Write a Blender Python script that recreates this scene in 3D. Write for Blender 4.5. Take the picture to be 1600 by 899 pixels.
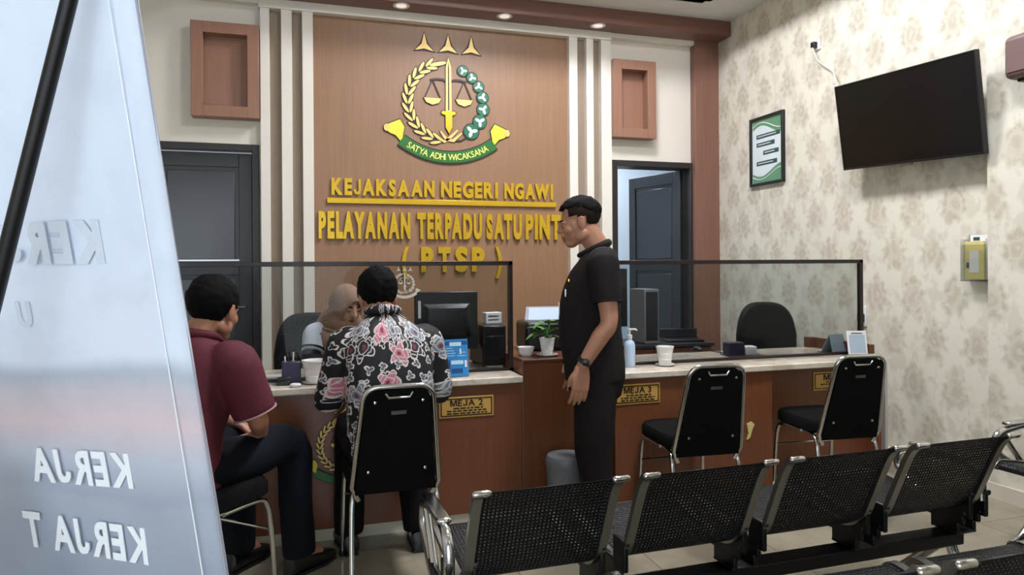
import bpy, bmesh, math, random
from mathutils import Vector, Matrix, noise
PI = math.pi
for o in list(bpy.data.objects):
    bpy.data.objects.remove(o)
S = bpy.context.scene
C = S.collection
random.seed(4)

# ------------------------------------------------------------------ camera
FOC, YAW, ROLL, CAMH, PY = 1100.0, math.radians(16.9), math.radians(0.4), 1.31, 419.0
F = Vector((math.sin(YAW), math.cos(YAW), 0)); R = Vector((math.cos(YAW), -math.sin(YAW), 0)); U = Vector((0, 0, 1))
CAM = Vector((0, 0, CAMH))
cam = bpy.data.cameras.new('camera'); co = bpy.data.objects.new('camera', cam); C.objects.link(co)
cam.sensor_width = 36; cam.lens = FOC / 1600 * 36; cam.shift_y = -(449.5 - PY) / 1600
cam.clip_start = 0.02
rc = R * math.cos(ROLL) - U * math.sin(ROLL); uc = U * math.cos(ROLL) + R * math.sin(ROLL)
m = Matrix((rc, uc, -F)).transposed().to_4x4(); m.translation = CAM
co.matrix_world = m
S.camera = co

# ------------------------------------------------------------------ world, exposure
S.view_settings.view_transform = 'Standard'; S.view_settings.look = 'None'
S.view_settings.gamma = 1; S.view_settings.use_curve_mapping = False
S.view_settings.exposure = 0.0
w = bpy.data.worlds.new('sky'); S.world = w; w.use_nodes = True
w.node_tree.nodes['Background'].inputs[0].default_value = (0.80, 0.90, 1.0, 1)
w.node_tree.nodes['Background'].inputs[1].default_value = 3.6
LAMP = 115.0

# pixel (1600x899 frame) to world point on a plane x / y / z = v
def at(px, py, ax, v):
    x = px - 800; y = PY - py
    a = x * math.cos(ROLL) + y * math.sin(ROLL); b = -x * math.sin(ROLL) + y * math.cos(ROLL)
    d = F * FOC + R * a + U * b
    i = 'XYZ'.index(ax)
    return CAM + d * ((v - CAM[i]) / d[i])

# ------------------------------------------------------------------ materials
def lin(h):
    h = h.lstrip('#'); c = [int(h[i:i + 2], 16) / 255 for i in (0, 2, 4)]
    return tuple(((v / 12.92) if v <= .04045 else ((v + .055) / 1.055) ** 2.4) for v in c) + (1,)
M = {}
class NT:
    def __init__(s, name):
        s.m = bpy.data.materials.new(name); s.m.use_nodes = True; s.t = s.m.node_tree; s.n = s.t.nodes
        s.b = s.n['Principled BSDF']; M[name] = s.m
    def new(s, ty, **kw):
        n = s.n.new('ShaderNode' + ty)
        for k, v in kw.items():
            setattr(n, k, v)
        return n
    def link(s, a, b): s.t.links.new(a, b)
    def math(s, op, a, b=None, c=None):
        n = s.new('Math', operation=op)
        for i, v in enumerate((a, b, c)):
            if v is None: continue
            if isinstance(v, (int, float)): n.inputs[i].default_value = v
            else: s.link(v, n.inputs[i])
        return n.outputs[0]
    def mix(s, f, a, b):
        n = s.new('Mix', data_type='RGBA')
        for i, v in ((0, f), (6, a), (7, b)):
            if isinstance(v, (int, float)): n.inputs[i].default_value = v
            elif isinstance(v, tuple): n.inputs[i].default_value = v
            else: s.link(v, n.inputs[i])
        return n.outputs[2]
    def coord(s, scale=(1, 1, 1), kind='Object', rot=(0, 0, 0)):
        t = s.new('TexCoord'); mp = s.new('Mapping'); mp.inputs['Scale'].default_value = scale; mp.inputs['Rotation'].default_value = rot
        s.link(t.outputs[kind], mp.inputs[0]); return mp.outputs[0]
    def noise(s, v, scale, detail=3, rough=.5):
        n = s.new('TexNoise'); n.inputs['Scale'].default_value = scale; n.inputs['Detail'].default_value = detail
        n.inputs['Roughness'].default_value = rough
        s.link(v, n.inputs['Vector']); return n.outputs['Fac']
    def ramp(s, f, stops):
        n = s.new('ValToRGB'); e = n.color_ramp.elements
        while len(e) < len(stops): e.new(.5)
        for i, (p, c) in enumerate(stops): e[i].position = p; e[i].color = c
        s.link(f, n.inputs[0]); return n.outputs[0]
    def set(s, **kw):
        for k, v in kw.items():
            k = {'color': 'Base Color', 'rough': 'Roughness', 'metal': 'Metallic', 'spec': 'Specular IOR Level', 'coat': 'Coat Weight'}.get(k, k)
            if hasattr(v, 'is_linked'): s.link(v, s.b.inputs[k])
            else: s.b.inputs[k].default_value = v
        return s
    def bump(s, h, strength=.2, dist=.01):
        n = s.new('Bump'); n.inputs['Strength'].default_value = strength; n.inputs['Distance'].default_value = dist
        s.link(h, n.inputs['Height']); s.link(n.outputs[0], s.b.inputs['Normal']); return s

def plain(name, c, rough=.5, metal=0., vary=.08, scale=12., bump=0., spec=.5):
    t = NT(name); c = lin(c); v = t.coord(); f = t.noise(v, scale)
    d = tuple(x * (1 - vary) for x in c[:3]) + (1,); l = tuple(min(1, x * (1 + vary)) for x in c[:3]) + (1,)
    t.set(color=t.mix(f, d, l), rough=rough, metal=metal, spec=spec)
    if bump: t.bump(t.noise(v, scale * 6), bump, .004)
    return t
def wood(name, a, b, rough=.4, axis=2, sc=1.):
    t = NT(name); s = [22 * sc] * 3; s[axis] = .9 * sc
    v = t.coord(tuple(s)); f = t.noise(v, 2.2, 5, .6); f2 = t.noise(v, 9, 3, .6)
    f = t.math('ADD', t.math('MULTIPLY', f, .7), t.math('MULTIPLY', f2, .3))
    t.set(color=t.ramp(f, [(.3, lin(a)), (.7, lin(b))]), rough=rough); t.bump(f2, .05, .002); return t

wood('feature_wood', '8a684c', '9a7658', .42)
wood('beam_wood', '6a473c', '7c574a', .42, axis=0)
wood('pilaster_wood', '745042', '86604f', .42)
wood('niche_wood', '8a6350', '9b725c', .42)
wood('desk_wood', '6b3d26', '7a4a2f', .33, axis=2)
wood('desk_wood_dark', '4f2c1c', '633a25', .35, axis=0)
plain('cream_paint', 'dcd6c8', .6, vary=.02)
plain('batten_paint', 'e2dccf', .5, vary=.02)
plain('groove', '8f7f6c', .6)
plain('ceiling_paint', 'd8d6d0', .8, vary=.02)
plain('backroom_paint', 'dfe8ee', .7, vary=.01)
plain('door_dark', '2c2d30', .35, vary=.1)
plain('door_panel', '35363a', .22, vary=.12, scale=3)
plain('door_frame', '26211f', .4)
plain('silver_strip', 'c9ccce', .3, .6)
plain('skirting', 'c9c2b0', .35, vary=.06)
plain('grout', '8f8a79', .8)
plain('chrome', 'c8c8c6', .13, 1., vary=.02)
plain('satin_steel', '9a9a96', .32, 1., vary=.04)
plain('black_metal', '060607', .4, .0, spec=.35)
plain('black_plastic', '101113', .4)
plain('dark_plastic', '1a1c20', .35)
plain('black_fabric', '070708', .9, bump=.2, scale=60, spec=.15)
plain('black_leather', '0c0c0d', .6, bump=.15, scale=20, spec=.25)
plain('gold', 'd9b22e', .33, .55, vary=.12, scale=4)
plain('gold_side', 'a87e14', .4, .5)
plain('emblem_gold', 'e8c574', .4, .2)
plain('emblem_dark', '2a160c', .5)
plain('emblem_green', '1d6e4c', .4)
plain('emblem_white', 'cfe6dc', .5)
plain('ribbon_green', '1f6a22', .4)
plain('ribbon_yellow', 'e6dc3c', .4)
plain('ribbon_text', 'ecf07a', .5)
plain('frosted', 'cfcabd', .7)
plain('plate_gold', 'd6ab58', .42, .25, vary=.05)
plain('plate_dark', '201208', .5)
plain('frame_brown', '1d1311', .35)
plain('white_plastic', 'dcdcdc', .35, vary=.02)
plain('white_ceramic', 'e4e3df', .2, vary=.01)
plain('grey_bin', '6f7275', .4)
plain('paper', 'e6e6e6', .8, vary=.02)
plain('pale_blue_paper', '9fb0be', .6)
plain('flyer_blue', '2a86c4', .5, vary=.2, scale=8)
plain('flyer_light', 'bfe0f2', .5)
plain('flyer_navy', '174a86', .5)
plain('bottle_blue', 'b9cfe6', .2)
plain('purple_box', '2b2342', .4)
plain('leaf_green', '4c7a3c', .45, vary=.3, scale=20)
plain('soil', '2a1d14', .9)
plain('yellow_paper', 'd6c980', .6)
plain('poster_white', 'd3dedd', .4, vary=.03)
plain('poster_green', '5f8f6a', .4)
plain('poster_dark', '2f4a4c', .4)
plain('tv_screen', '0c0d11', .22, spec=.35)
plain('speaker_brown', '6d5550', .5)
plain('skin', 'a5745a', .5, vary=.08, scale=9, bump=.05)
plain('skin_light', 'c39a80', .5, vary=.06, scale=9)
plain('lip', '8a5048', .45)
plain('hair', '060505', .75, vary=.3, scale=60, bump=.6, spec=.12)
plain('hair_fade', '20160f', .8, spec=.15, vary=.2, scale=80)
plain('eye_white', 'd8d2ca', .25)
plain('eye_dark', '140c08', .2)
plain('uniform', '1b1616', .85, vary=.2, scale=14, bump=.25, spec=.2)
plain('uniform_trousers', '191414', .85, vary=.15, scale=14, bump=.2, spec=.2)
plain('maroon', '500f20', .8, vary=.14, scale=10, bump=.2)
plain('maroon_trim', 'a8868c', .7)
plain('denim', '0c0f18', .9, spec=.2, vary=.2, scale=40, bump=.2)
plain('trousers_black', '0a0a0b', .9, vary=.2, spec=.2)
plain('shoe_black', '0d0c0c', .4)
plain('shirt_white', 'c9ced6', .75, vary=.05, bump=.1)
plain('sleeve_black', '0e0e10', .8)
plain('hijab', '9c7d6a', .8, vary=.12, scale=8, bump=.1)
plain('cable_white', 'cfcac0', .5)
plain('sock', '9a8a80', .8)

def emit(name, c, s):
    t = NT(name); t.set(color=lin(c)); t.b.inputs['Emission Color'].default_value = lin(c); t.b.inputs['Emission Strength'].default_value = s
emit('lamp_panel', 'f6f6ff', LAMP)
emit('backroom_fill', 'eaf2ff', 30.0)
emit('downlight_lens', 'fff4e6', .6)

# glossy floor tile
t = NT('tile'); v = t.coord(kind='Generated', scale=(1, 1, 1)); oi = t.new('ObjectInfo')
va = t.new('VectorMath', operation='ADD'); t.link(v, va.inputs[0]); t.link(oi.outputs['Location'], va.inputs[1])
f = t.noise(va.outputs[0], 1.7, 6, .65)
t.set(color=t.ramp(f, [(.3, lin('787160')), (.5, lin('8a8370')), (.72, lin('98917d'))]), rough=.14)
# marble
t = NT('marble'); v = t.coord((1, 1, 1)); f = t.noise(v, 4.5, 9, .68); f2 = t.noise(v, 14, 6, .6)
t.set(color=t.mix(t.math('MULTIPLY', f2, .5), t.ramp(f, [(.28, lin('948671')), (.45, lin('cfc6b4')), (.52, lin('ded7c8')), (.62, lin('bfb29c')), (.8, lin('dad3c4'))]), lin('b9a88e')), rough=.16)
# damask wallpaper: staggered medallions of petals and leaf scrolls
t = NT('wallpaper'); tc = t.new('TexCoord'); sp = t.new('SeparateXYZ'); t.link(tc.outputs['Object'], sp.inputs[0])
yy, zz = sp.outputs[1], sp.outputs[2]
PX_, PZ_ = .30, .56
wob = t.new('TexNoise'); wob.inputs['Scale'].default_value = 14; wob.inputs['Detail'].default_value = 4; t.link(tc.outputs['Object'], wob.inputs['Vector'])
wb = t.math('MULTIPLY', t.math('SUBTRACT', wob.outputs['Fac'], .5), .16)
def motif(oy, oz):
    a = t.math('SUBTRACT', t.math('FRACT', t.math('ADD', t.math('DIVIDE', yy, PX_), oy)), .5)
    b = t.math('SUBTRACT', t.math('FRACT', t.math('ADD', t.math('DIVIDE', zz, PZ_), oz)), .5)
    a = t.math('MULTIPLY', a, PX_); b = t.math('MULTIPLY', b, PZ_)
    th = t.math('ARCTAN2', a, b)
    # teardrop: narrower to the top
    r = t.math('SQRT', t.math('ADD', t.math('POWER', t.math('MULTIPLY', a, t.math('ADD', 1.45, t.math('MULTIPLY', b, 3.5))), 2), t.math('POWER', b, 2)))
    lobes = t.math('MULTIPLY', t.math('COSINE', t.math('MULTIPLY', th, 9)), .016)
    edge = t.math('ADD', t.math('ADD', .118, lobes), wb)
    m1 = t.new('MapRange'); m1.inputs[1].default_value = -.03; m1.inputs[2].default_value = .03
    t.link(t.math('SUBTRACT', edge, r), m1.inputs[0])
    inner = t.math('MULTIPLY', t.math('SINE', t.math('ADD', t.math('MULTIPLY', r, 70), t.math('MULTIPLY', wb, 90))), .22)
    return t.math('MULTIPLY', m1.outputs[0], t.math('ADD', .72, inner))
mot = t.math('MAXIMUM', motif(0., 0.), motif(.5, .5))
fine = t.noise(t.coord((1, 1, 1)), 28, 4, .6)
scroll = t.new('MapRange'); scroll.inputs[1].default_value = .52; scroll.inputs[2].default_value = .60; t.link(t.noise(t.coord((1, 1, .7)), 13, 3), scroll.inputs[0])
fac = t.math('MAXIMUM', t.math('MULTIPLY', mot, t.math('ADD', .55, t.math('MULTIPLY', fine, .7))), t.math('MULTIPLY', scroll.outputs[0], .32))
t.set(color=t.mix(fac, lin('d8d4c3'), lin('b3ab97')), rough=.55)
# clear screen glass: fresnel mix of see-through and mirror
t = NT('screen_glass'); t.n.remove(t.b); out = t.n['Material Output']
tr = t.new('BsdfTransparent'); tr.inputs[0].default_value = (.80, .82, .82, 1); gl = t.new('BsdfGlossy'); gl.inputs['Roughness'].default_value = .02
fr = t.new('Fresnel'); fr.inputs[0].default_value = 1.2; mx = t.new('MixShader')
t.link(fr.outputs[0], mx.inputs[0]); t.link(tr.outputs[0], mx.inputs[1]); t.link(gl.outputs[0], mx.inputs[2]); t.link(mx.outputs[0], out.inputs[0])
t = NT('acrylic'); t.n.remove(t.b); out = t.n['Material Output']
tr = t.new('BsdfTransparent'); tr.inputs[0].default_value = (.88, .9, .88, 1); gl = t.new('BsdfGlossy'); gl.inputs['Roughness'].default_value = .05
mx = t.new('MixShader'); mx.inputs[0].default_value = .14
t.link(tr.outputs[0], mx.inputs[1]); t.link(gl.outputs[0], mx.inputs[2]); t.link(mx.outputs[0], out.inputs[0])
# printed banner cloth seen from behind (print shows through), slightly translucent
t = NT('banner_cloth'); tc = t.new('TexCoord'); sp = t.new('SeparateXYZ'); t.link(tc.outputs['Object'], sp.inputs[0])
nz = t.math('MULTIPLY', t.math('SUBTRACT', t.noise(tc.outputs['Object'], 3.5, 4), .5), .10)
h = t.math('DIVIDE', t.math('ADD', sp.outputs[2], nz), 1.9)
col = t.ramp(h, [(.0, lin('aab3c3')), (.40, lin('adb6c5')), (.475, lin('b9c1ce')), (.485, lin('b4bccb')), (.52, lin('ccd2dd')), (.555, lin('e3d3d8')), (.585, lin('d3cfd7')), (.6, lin('bfc8d4')), (.615, lin('e6edf8')), (1, lin('e8f0fc'))])
blot = t.ramp(t.noise(tc.outputs['Object'], 7, 5, .6), [(.45, (1, 1, 1, 1)), (.75, (.9, .9, .92, 1))])
mm = t.new('Mix', data_type='RGBA', blend_type='MULTIPLY'); mm.inputs[0].default_value = 1; t.link(col, mm.inputs[6]); t.link(blot, mm.inputs[7])
t.set(color=mm.outputs[2], rough=.6)
tl = t.new('BsdfTranslucent'); t.link(mm.outputs[2], tl.inputs[0]); mx = t.new('MixShader'); mx.inputs[0].default_value = .25
t.link(t.b.outputs[0], mx.inputs[1]); t.link(tl.outputs[0], mx.inputs[2]); t.link(mx.outputs[0], t.n['Material Output'].inputs[0])
plain('banner_print_light', 'eef2f8', .6); plain('banner_print_grey', 'ccd4e0', .6); plain('banner_edge', '9a9aa4', .6)
# batik cloth: flowers and leaves with pale outlines on black (uses a stored 2D pattern coordinate)
t = NT('batik'); at_ = t.new('Attribute', attribute_name='pat'); pv = at_.outputs['Vector']
def flowers(scale, off, petals, col_in, col_mid, th0, seed):
    mp = t.new('Mapping'); mp.inputs['Scale'].default_value = (scale,) * 3; mp.inputs['Location'].default_value = off
    t.link(pv, mp.inputs[0])
    wn = t.new('TexNoise'); wn.inputs['Scale'].default_value = 2.5; t.link(mp.outputs[0], wn.inputs['Vector'])
    wv = t.new('VectorMath', operation='MULTIPLY_ADD'); t.link(wn.outputs['Color'], wv.inputs[0]); wv.inputs[1].default_value = (.35, .35, 0); t.link(mp.outputs[0], wv.inputs[2])
    vo = t.new('TexVoronoi', voronoi_dimensions='2D'); vo.inputs['Scale'].default_value = 1; vo.inputs['Randomness'].default_value = .75
    t.link(wv.outputs[0], vo.inputs['Vector'])
    df = t.new('VectorMath', operation='SUBTRACT'); t.link(wv.outputs[0], df.inputs[0]); t.link(vo.outputs['Position'], df.inputs[1])
    s2 = t.new('SeparateXYZ'); t.link(df.outputs[0], s2.inputs[0]); cs = t.new('SeparateColor'); t.link(vo.outputs['Color'], cs.inputs[0])
    th = t.math('ADD', t.math('ARCTAN2', s2.outputs[1], s2.outputs[0]), t.math('MULTIPLY', cs.outputs[0], 6.28))
    r = vo.outputs['Distance']
    edge = t.math('ADD', th0, t.math('MULTIPLY', t.math('ABSOLUTE', t.math('COSINE', t.math('MULTIPLY', th, petals / 2))), .22))
    d = t.math('SUBTRACT', edge, r)
    return d, r, cs
K_ = lin('0d0d12'); W_ = lin('cfc8c2')
def layer(base, d, fillc, line=.035):
    inside = t.math('GREATER_THAN', d, 0.)
    ln = t.math('LESS_THAN', t.math('ABSOLUTE', d), line)
    return t.mix(ln, t.mix(inside, base, fillc), W_)
d1, r1, c1 = flowers(17, (3.1, 1.7, 0), 3, None, None, .10, 1)      # small leaves
base = layer(K_, d1, t.mix(t.math('GREATER_THAN', c1.outputs[1], .72), lin('555c66'), K_), .055)
d2, r2, c2 = flowers(7.6, (0, 0, 0), 5, None, None, .20, 2)          # large blossoms
pick = t.mix(t.math('GREATER_THAN', c2.outputs[2], .55), lin('b5707e'), lin('6f7a84'))
pick = t.mix(t.math('GREATER_THAN', c2.outputs[1], .72), pick, lin('1b1b22'))
rings = t.math('GREATER_THAN', t.math('SINE', t.math('MULTIPLY', r2, 48)), .55)
fill = t.mix(t.math('MULTIPLY', rings, .75), pick, W_)
fill = t.mix(t.math('LESS_THAN', r2, .07), fill, lin('7a2a3a'))
col = layer(base, d2, fill, .03)
t.set(color=col, rough=.75); t.bump(t.noise(t.coord(), 30), .15, .004)

# ------------------------------------------------------------------ mesh helpers
class MB:
    def __init__(s): s.v = []; s.f = []
    def add(s, vs, fs):
        k = len(s.v); s.v += [Vector(x) for x in vs]; s.f += [tuple(k + i for i in f) for f in fs]; return s
    def box(s, a, b):
        (x0, y0, z0), (x1, y1, z1) = a, b
        return s.add([(x0, y0, z0), (x1, y0, z0), (x1, y1, z0), (x0, y1, z0), (x0, y0, z1), (x1, y0, z1), (x1, y1, z1), (x0, y1, z1)],
                     [(0, 3, 2, 1), (4, 5, 6, 7), (0, 1, 5, 4), (1, 2, 6, 5), (2, 3, 7, 6), (3, 0, 4, 7)])
    def cbox(s, c, d): return s.box([c[i] - d[i] / 2 for i in range(3)], [c[i] + d[i] / 2 for i in range(3)])
    def loft(s, rings, close=True):
        k = len(s.v); n = len(rings[0])
        for r in rings: s.v += [Vector(p) for p in r]
        for i in range(len(rings) - 1):
            for j in range(n):
                a = k + i * n + j; b = k + i * n + (j + 1) % n
                s.f.append((a, b, b + n, a + n))
        if close:
            s.f.append(tuple(k + j for j in reversed(range(n)))); e = k + (len(rings) - 1) * n
            s.f.append(tuple(e + j for j in range(n)))
        return s
    def tube(s, pts, rad, seg=10, smooth=0, round_caps=False):
        pts = [Vector(p) for p in pts]; rad = [rad] * len(pts) if isinstance(rad, (int, float)) else list(rad)
        if smooth:
            q, qr = [], []
            n = len(pts)
            for i in range(n - 1):
                p0, p1, p2, p3 = pts[max(i - 1, 0)], pts[i], pts[i + 1], pts[min(i + 2, n - 1)]
                for k in range(smooth):
                    u = k / smooth
                    q.append(.5 * ((2 * p1) + (p2 - p0) * u + (2 * p0 - 5 * p1 + 4 * p2 - p3) * u * u + (3 * p1 - p0 - 3 * p2 + p3) * u ** 3))
                    qr.append(rad[i] + (rad[i + 1] - rad[i]) * u)
            q.append(pts[-1]); qr.append(rad[-1]); pts, rad = q, qr
        if round_caps:
            a = (pts[0] - pts[1]).normalized(); b = (pts[-1] - pts[-2]).normalized()
            A = [(pts[0] + a * rad[0] * math.sin(x), rad[0] * math.cos(x)) for x in (1.4, .95, .5)]
            B = [(pts[-1] + b * rad[-1] * math.sin(x), rad[-1] * math.cos(x)) for x in (.5, .95, 1.4)]
            pts = [x[0] for x in A] + pts + [x[0] for x in B]; rad = [x[1] for x in A] + rad + [x[1] for x in B]
        rings = []; nrm = None
        for i, p in enumerate(pts):
            tg = (pts[min(i + 1, len(pts) - 1)] - pts[max(i - 1, 0)]).normalized()
            if nrm is None:
                nrm = tg.orthogonal().normalized()
            else:
                nrm = (nrm - tg * nrm.dot(tg)).normalized()
            bn = tg.cross(nrm)
            rings.append([p + (nrm * math.cos(2 * PI * j / seg) + bn * math.sin(2 * PI * j / seg)) * rad[i] for j in range(seg)])
        return s.loft(rings)
    def lathe(s, prof, seg=24, c=(0, 0, 0)):
        return s.loft([[(c[0] + r * math.cos(2 * PI * j / seg), c[1] + r * math.sin(2 * PI * j / seg), c[2] + z) for j in range(seg)] for r, z in prof])
    def ell(s, c, r, seg=18, rot=None):
        rings = []
        for i in range(1, seg // 2):
            th = PI * i / (seg // 2); ring = []
            for j in range(seg):
                ph = 2 * PI * j / seg
                p = Vector((r[0] * math.sin(th) * math.cos(ph), r[1] * math.sin(th) * math.sin(ph), -r[2] * math.cos(th)))
                if rot: p = rot @ p
                ring.append(Vector(c) + p)
            rings.append(ring)
        return s.loft(rings)
    def prism(s, poly, y0, y1):
        """poly in (x, z); extruded along y from y0 (front) to y1"""
        a = sum(poly[i][0] * poly[(i + 1) % len(poly)][1] - poly[(i + 1) % len(poly)][0] * poly[i][1] for i in range(len(poly)))
        if a < 0: poly = poly[::-1]
        n = len(poly)
        return s.add([(x, y0, z) for x, z in poly] + [(x, y1, z) for x, z in poly],
                     [tuple(range(n)), tuple(reversed(range(n, 2 * n)))] + [(j, j + n, (j + 1) % n + n, (j + 1) % n) for j in range(n)])
    def xf(s, mtx): s.v = [mtx @ v for v in s.v]; return s
    def mesh(s, name, mat, smooth=False):
        me = bpy.data.meshes.new(name); me.from_pydata([tuple(v) for v in s.v], [], s.f); me.update()
        bm = bmesh.new(); bm.from_mesh(me); bmesh.ops.recalc_face_normals(bm, faces=bm.faces); bm.to_mesh(me); bm.free()
        if mat: me.materials.append(M[mat])
        if smooth: shade(me)
        return me
def shade(me, ang=40):
    me.polygons.foreach_set('use_smooth', [True] * len(me.polygons))
    me.set_sharp_from_angle(angle=math.radians(ang))
def link(name, me, parent=None, loc=None):
    o = bpy.data.objects.new(name, me); C.objects.link(o); o.parent = parent
    if loc is not None: o.location = loc
    return o
def obj(name, mb, mat, parent=None, smooth=False, bevel=0, loc=None, seg=2):
    o = link(name, mb.mesh(name, mat, smooth), parent, loc)
    if bevel:
        b = o.modifiers.new('bevel', 'BEVEL'); b.width = bevel; b.segments = seg; b.limit_method = 'ANGLE'
        if not smooth: shade(o.data, 50)
    return o
def tag(o, label, cat, group=None):
    o['label'] = label; o['category'] = cat
    if group: o['group'] = group
    return o
def thing(name, label, cat, loc=(0, 0, 0), rz=0, group=None):
    o = bpy.data.objects.new(name, None); C.objects.link(o); o.empty_display_size = .05
    o.location = loc; o.rotation_euler = (0, 0, rz)
    return tag(o, label, cat, group)
def struct(o, label=None):
    o['kind'] = 'structure'
    if label: o['label'] = label
    return o
def copy_tree(o, parent=None):
    c = o.copy(); C.objects.link(c); c.parent = parent
    for ch in o.children: copy_tree(ch, c)
    return c
TMP = bpy.data.scenes.new('workbench')
def remesh(name, mb, mat, voxel, it, parent, wrinkle=0, fn=None):
    """union of overlapping closed shapes as one continuous smooth surface"""
    src = mb.mesh(name, mat); o = bpy.data.objects.new(name, src); TMP.collection.objects.link(o)
    r = o.modifiers.new('r', 'REMESH'); r.mode = 'VOXEL'; r.voxel_size = voxel
    sm = o.modifiers.new('s', 'SMOOTH'); sm.factor = .5; sm.iterations = it
    vl = TMP.view_layers[0]; vl.update()
    me = bpy.data.meshes.new_from_object(o.evaluated_get(vl.depsgraph)); me.name = name
    bpy.data.objects.remove(o); bpy.data.meshes.remove(src)
    o = link(name, me)
    if not me.materials: me.materials.append(M[mat])
    if wrinkle:
        cs = [v.co.copy() for v in me.vertices]; ns = [v.vector.copy() for v in me.vertex_normals]; out = []
        for p, nv_ in zip(cs, ns):
            n = noise.noise(Vector((p.x * 9, p.y * 9, p.z * 5))) + .5 * noise.noise(Vector((p.x * 22 + 5, p.y * 22, p.z * 14)))
            out += list(p + nv_ * n * wrinkle)
        me.vertices.foreach_set('co', out); me.update()
    if fn: fn(me)
    me.polygons.foreach_set('use_smooth', [True] * len(me.polygons))
    o.parent = parent
    return o
FONTCACHE = {}
BLOCK = {'M': [(0, 0), (0, .7), (.2, .7), (.36, .25), (.52, .7), (.72, .7), (.72, 0), (.58, 0), (.58, .5), (.42, 0), (.30, 0), (.14, .5), (.14, 0)],
         'J': [(.32, .7), (.47, .7), (.47, .2), (.44, .08), (.36, .0), (.23, -.01), (.1, .02), (.02, .11), (0, .22), (.14, .24), (.16, .16), (.22, .12), (.28, .13), (.32, .2)]}
KERN = {p: -.12 for p in ('AY', 'YA', 'AW', 'WA', 'AT', 'TA', 'PA', 'LA')}
def glyph(ch, bold, depth, mat):
    k = (ch, bold, depth, mat)
    if k not in FONTCACHE and ch in BLOCK:
        mb = MB(); poly = BLOCK[ch]; mb.prism(poly, -depth, depth)
        mb.v = [Vector((v.x, v.z, -v.y)) for v in mb.v]; me = mb.mesh('letter', mat)
        FONTCACHE[k] = (me, max(p[0] for p in poly))
    if k not in FONTCACHE:
        cu = bpy.data.curves.new('glyph', 'FONT'); cu.body = ch; cu.size = 1; cu.offset = bold; cu.extrude = depth; cu.resolution_u = 3
        o = bpy.data.objects.new('glyph', cu); C.objects.link(o)
        dg = bpy.context.evaluated_depsgraph_get(); dg.update()
        me = bpy.data.meshes.new_from_object(o.evaluated_get(dg)); me.name = 'letter'
        bpy.data.objects.remove(o); bpy.data.curves.remove(cu)
        xs = [v.co.x for v in me.vertices]
        x0, x1 = min(xs), max(xs)
        for v in me.vertices: v.co.x -= x0
        me.materials.clear(); me.materials.append(M[mat])
        FONTCACHE[k] = (me, x1 - x0)
    return FONTCACHE[k]
def lettering(text, parent, x0, z0, width, height, y, mat, bold=.03, depth=.04, gap=.085, space=.30, ydir=-1, shear=0, mirror=False, path=None, name='letter'):
    """each letter a mesh of its own, standing in the local x-z plane and facing -y; cap height = height"""
    CAP = .70
    items = []; x = 0
    for n_, ch in enumerate(text):
        if ch == ' ': x += space; continue
        x += KERN.get(text[max(n_ - 1, 0):n_ + 1], 0)
        me, wd = glyph(ch, bold, depth, mat); items.append((me, x)); x += wd + gap
    tot = x - gap; sx = width / tot; sz = height / CAP
    for me, lx in items:
        o = link(name, me, parent)
        X = lx * sx
        rot = Matrix(((sx, shear * sz, 0, 0), (0, 0, -sz, 0), (0, sz, 0, 0), (0, 0, 0, 1)))
        if mirror: 
            rot = Matrix(((-sx, -shear * sz, 0, 0), (0, 0, -sz, 0), (0, sz, 0, 0), (0, 0, 0, 1))); X = -X
        mw = Matrix.Translation((x0 + X, y, z0)) @ rot
        if path: mw = path(X + sx * .25) @ rot
        o.matrix_local = mw
# ================================================================== THE ROOM
WY, WX, CZ = 5.85, 3.8, 3.55          # feature wall face, right wall face, ceiling
XL, YF = -2.7, -1.5                   # left wall, front wall behind the camera
BF = WY - .07                         # batten face
fl = struct(obj('floor', MB().box((XL, YF, -.1), (4.0, 6.2, -.004)), 'grout'), 'floor of glossy beige marbled tiles')
ts = .6; tile = MB().box((-.2985, -.2985, -.012), (.2985, .2985, 0)).mesh('tile', 'tile')
for i in range(11):
    for j in range(14):
        x = XL + .3 + i * ts; y = YF + .33 + j * ts
        if x < 3.8 and y < 5.8: link('tile', tile, fl, (x, y, 0))
# ---- back wall with two door openings
d1a, d1b = -1.14, -.285; d2a, d2b = at(955, 300, 'Y', WY).x, at(1085, 300, 'Y', WY).x; DT = 2.285
wb_ = MB()
for a, b, z0, z1 in ((XL, d1a, 0, CZ), (d1a, d1b, DT, CZ), (d1b, d2a, 0, CZ), (d2a, d2b, DT, CZ), (d2b, 4.0, 0, CZ)):
    wb_.box((a, WY + .001, z0), (b, WY + .16, z1))
wall_back = struct(obj('wall_back', wb_, 'cream_paint'), 'cream back wall with wood feature panel and battens')
pl, pr = at(490, 300, 'Y', BF).x, at(889, 300, 'Y', BF).x; PT = 3.345
obj('feature_panel', MB().box((pl - .02, WY - .012, 0), (pr + .02, WY + .001, PT + .02)), 'feature_wood', wall_back)
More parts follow.
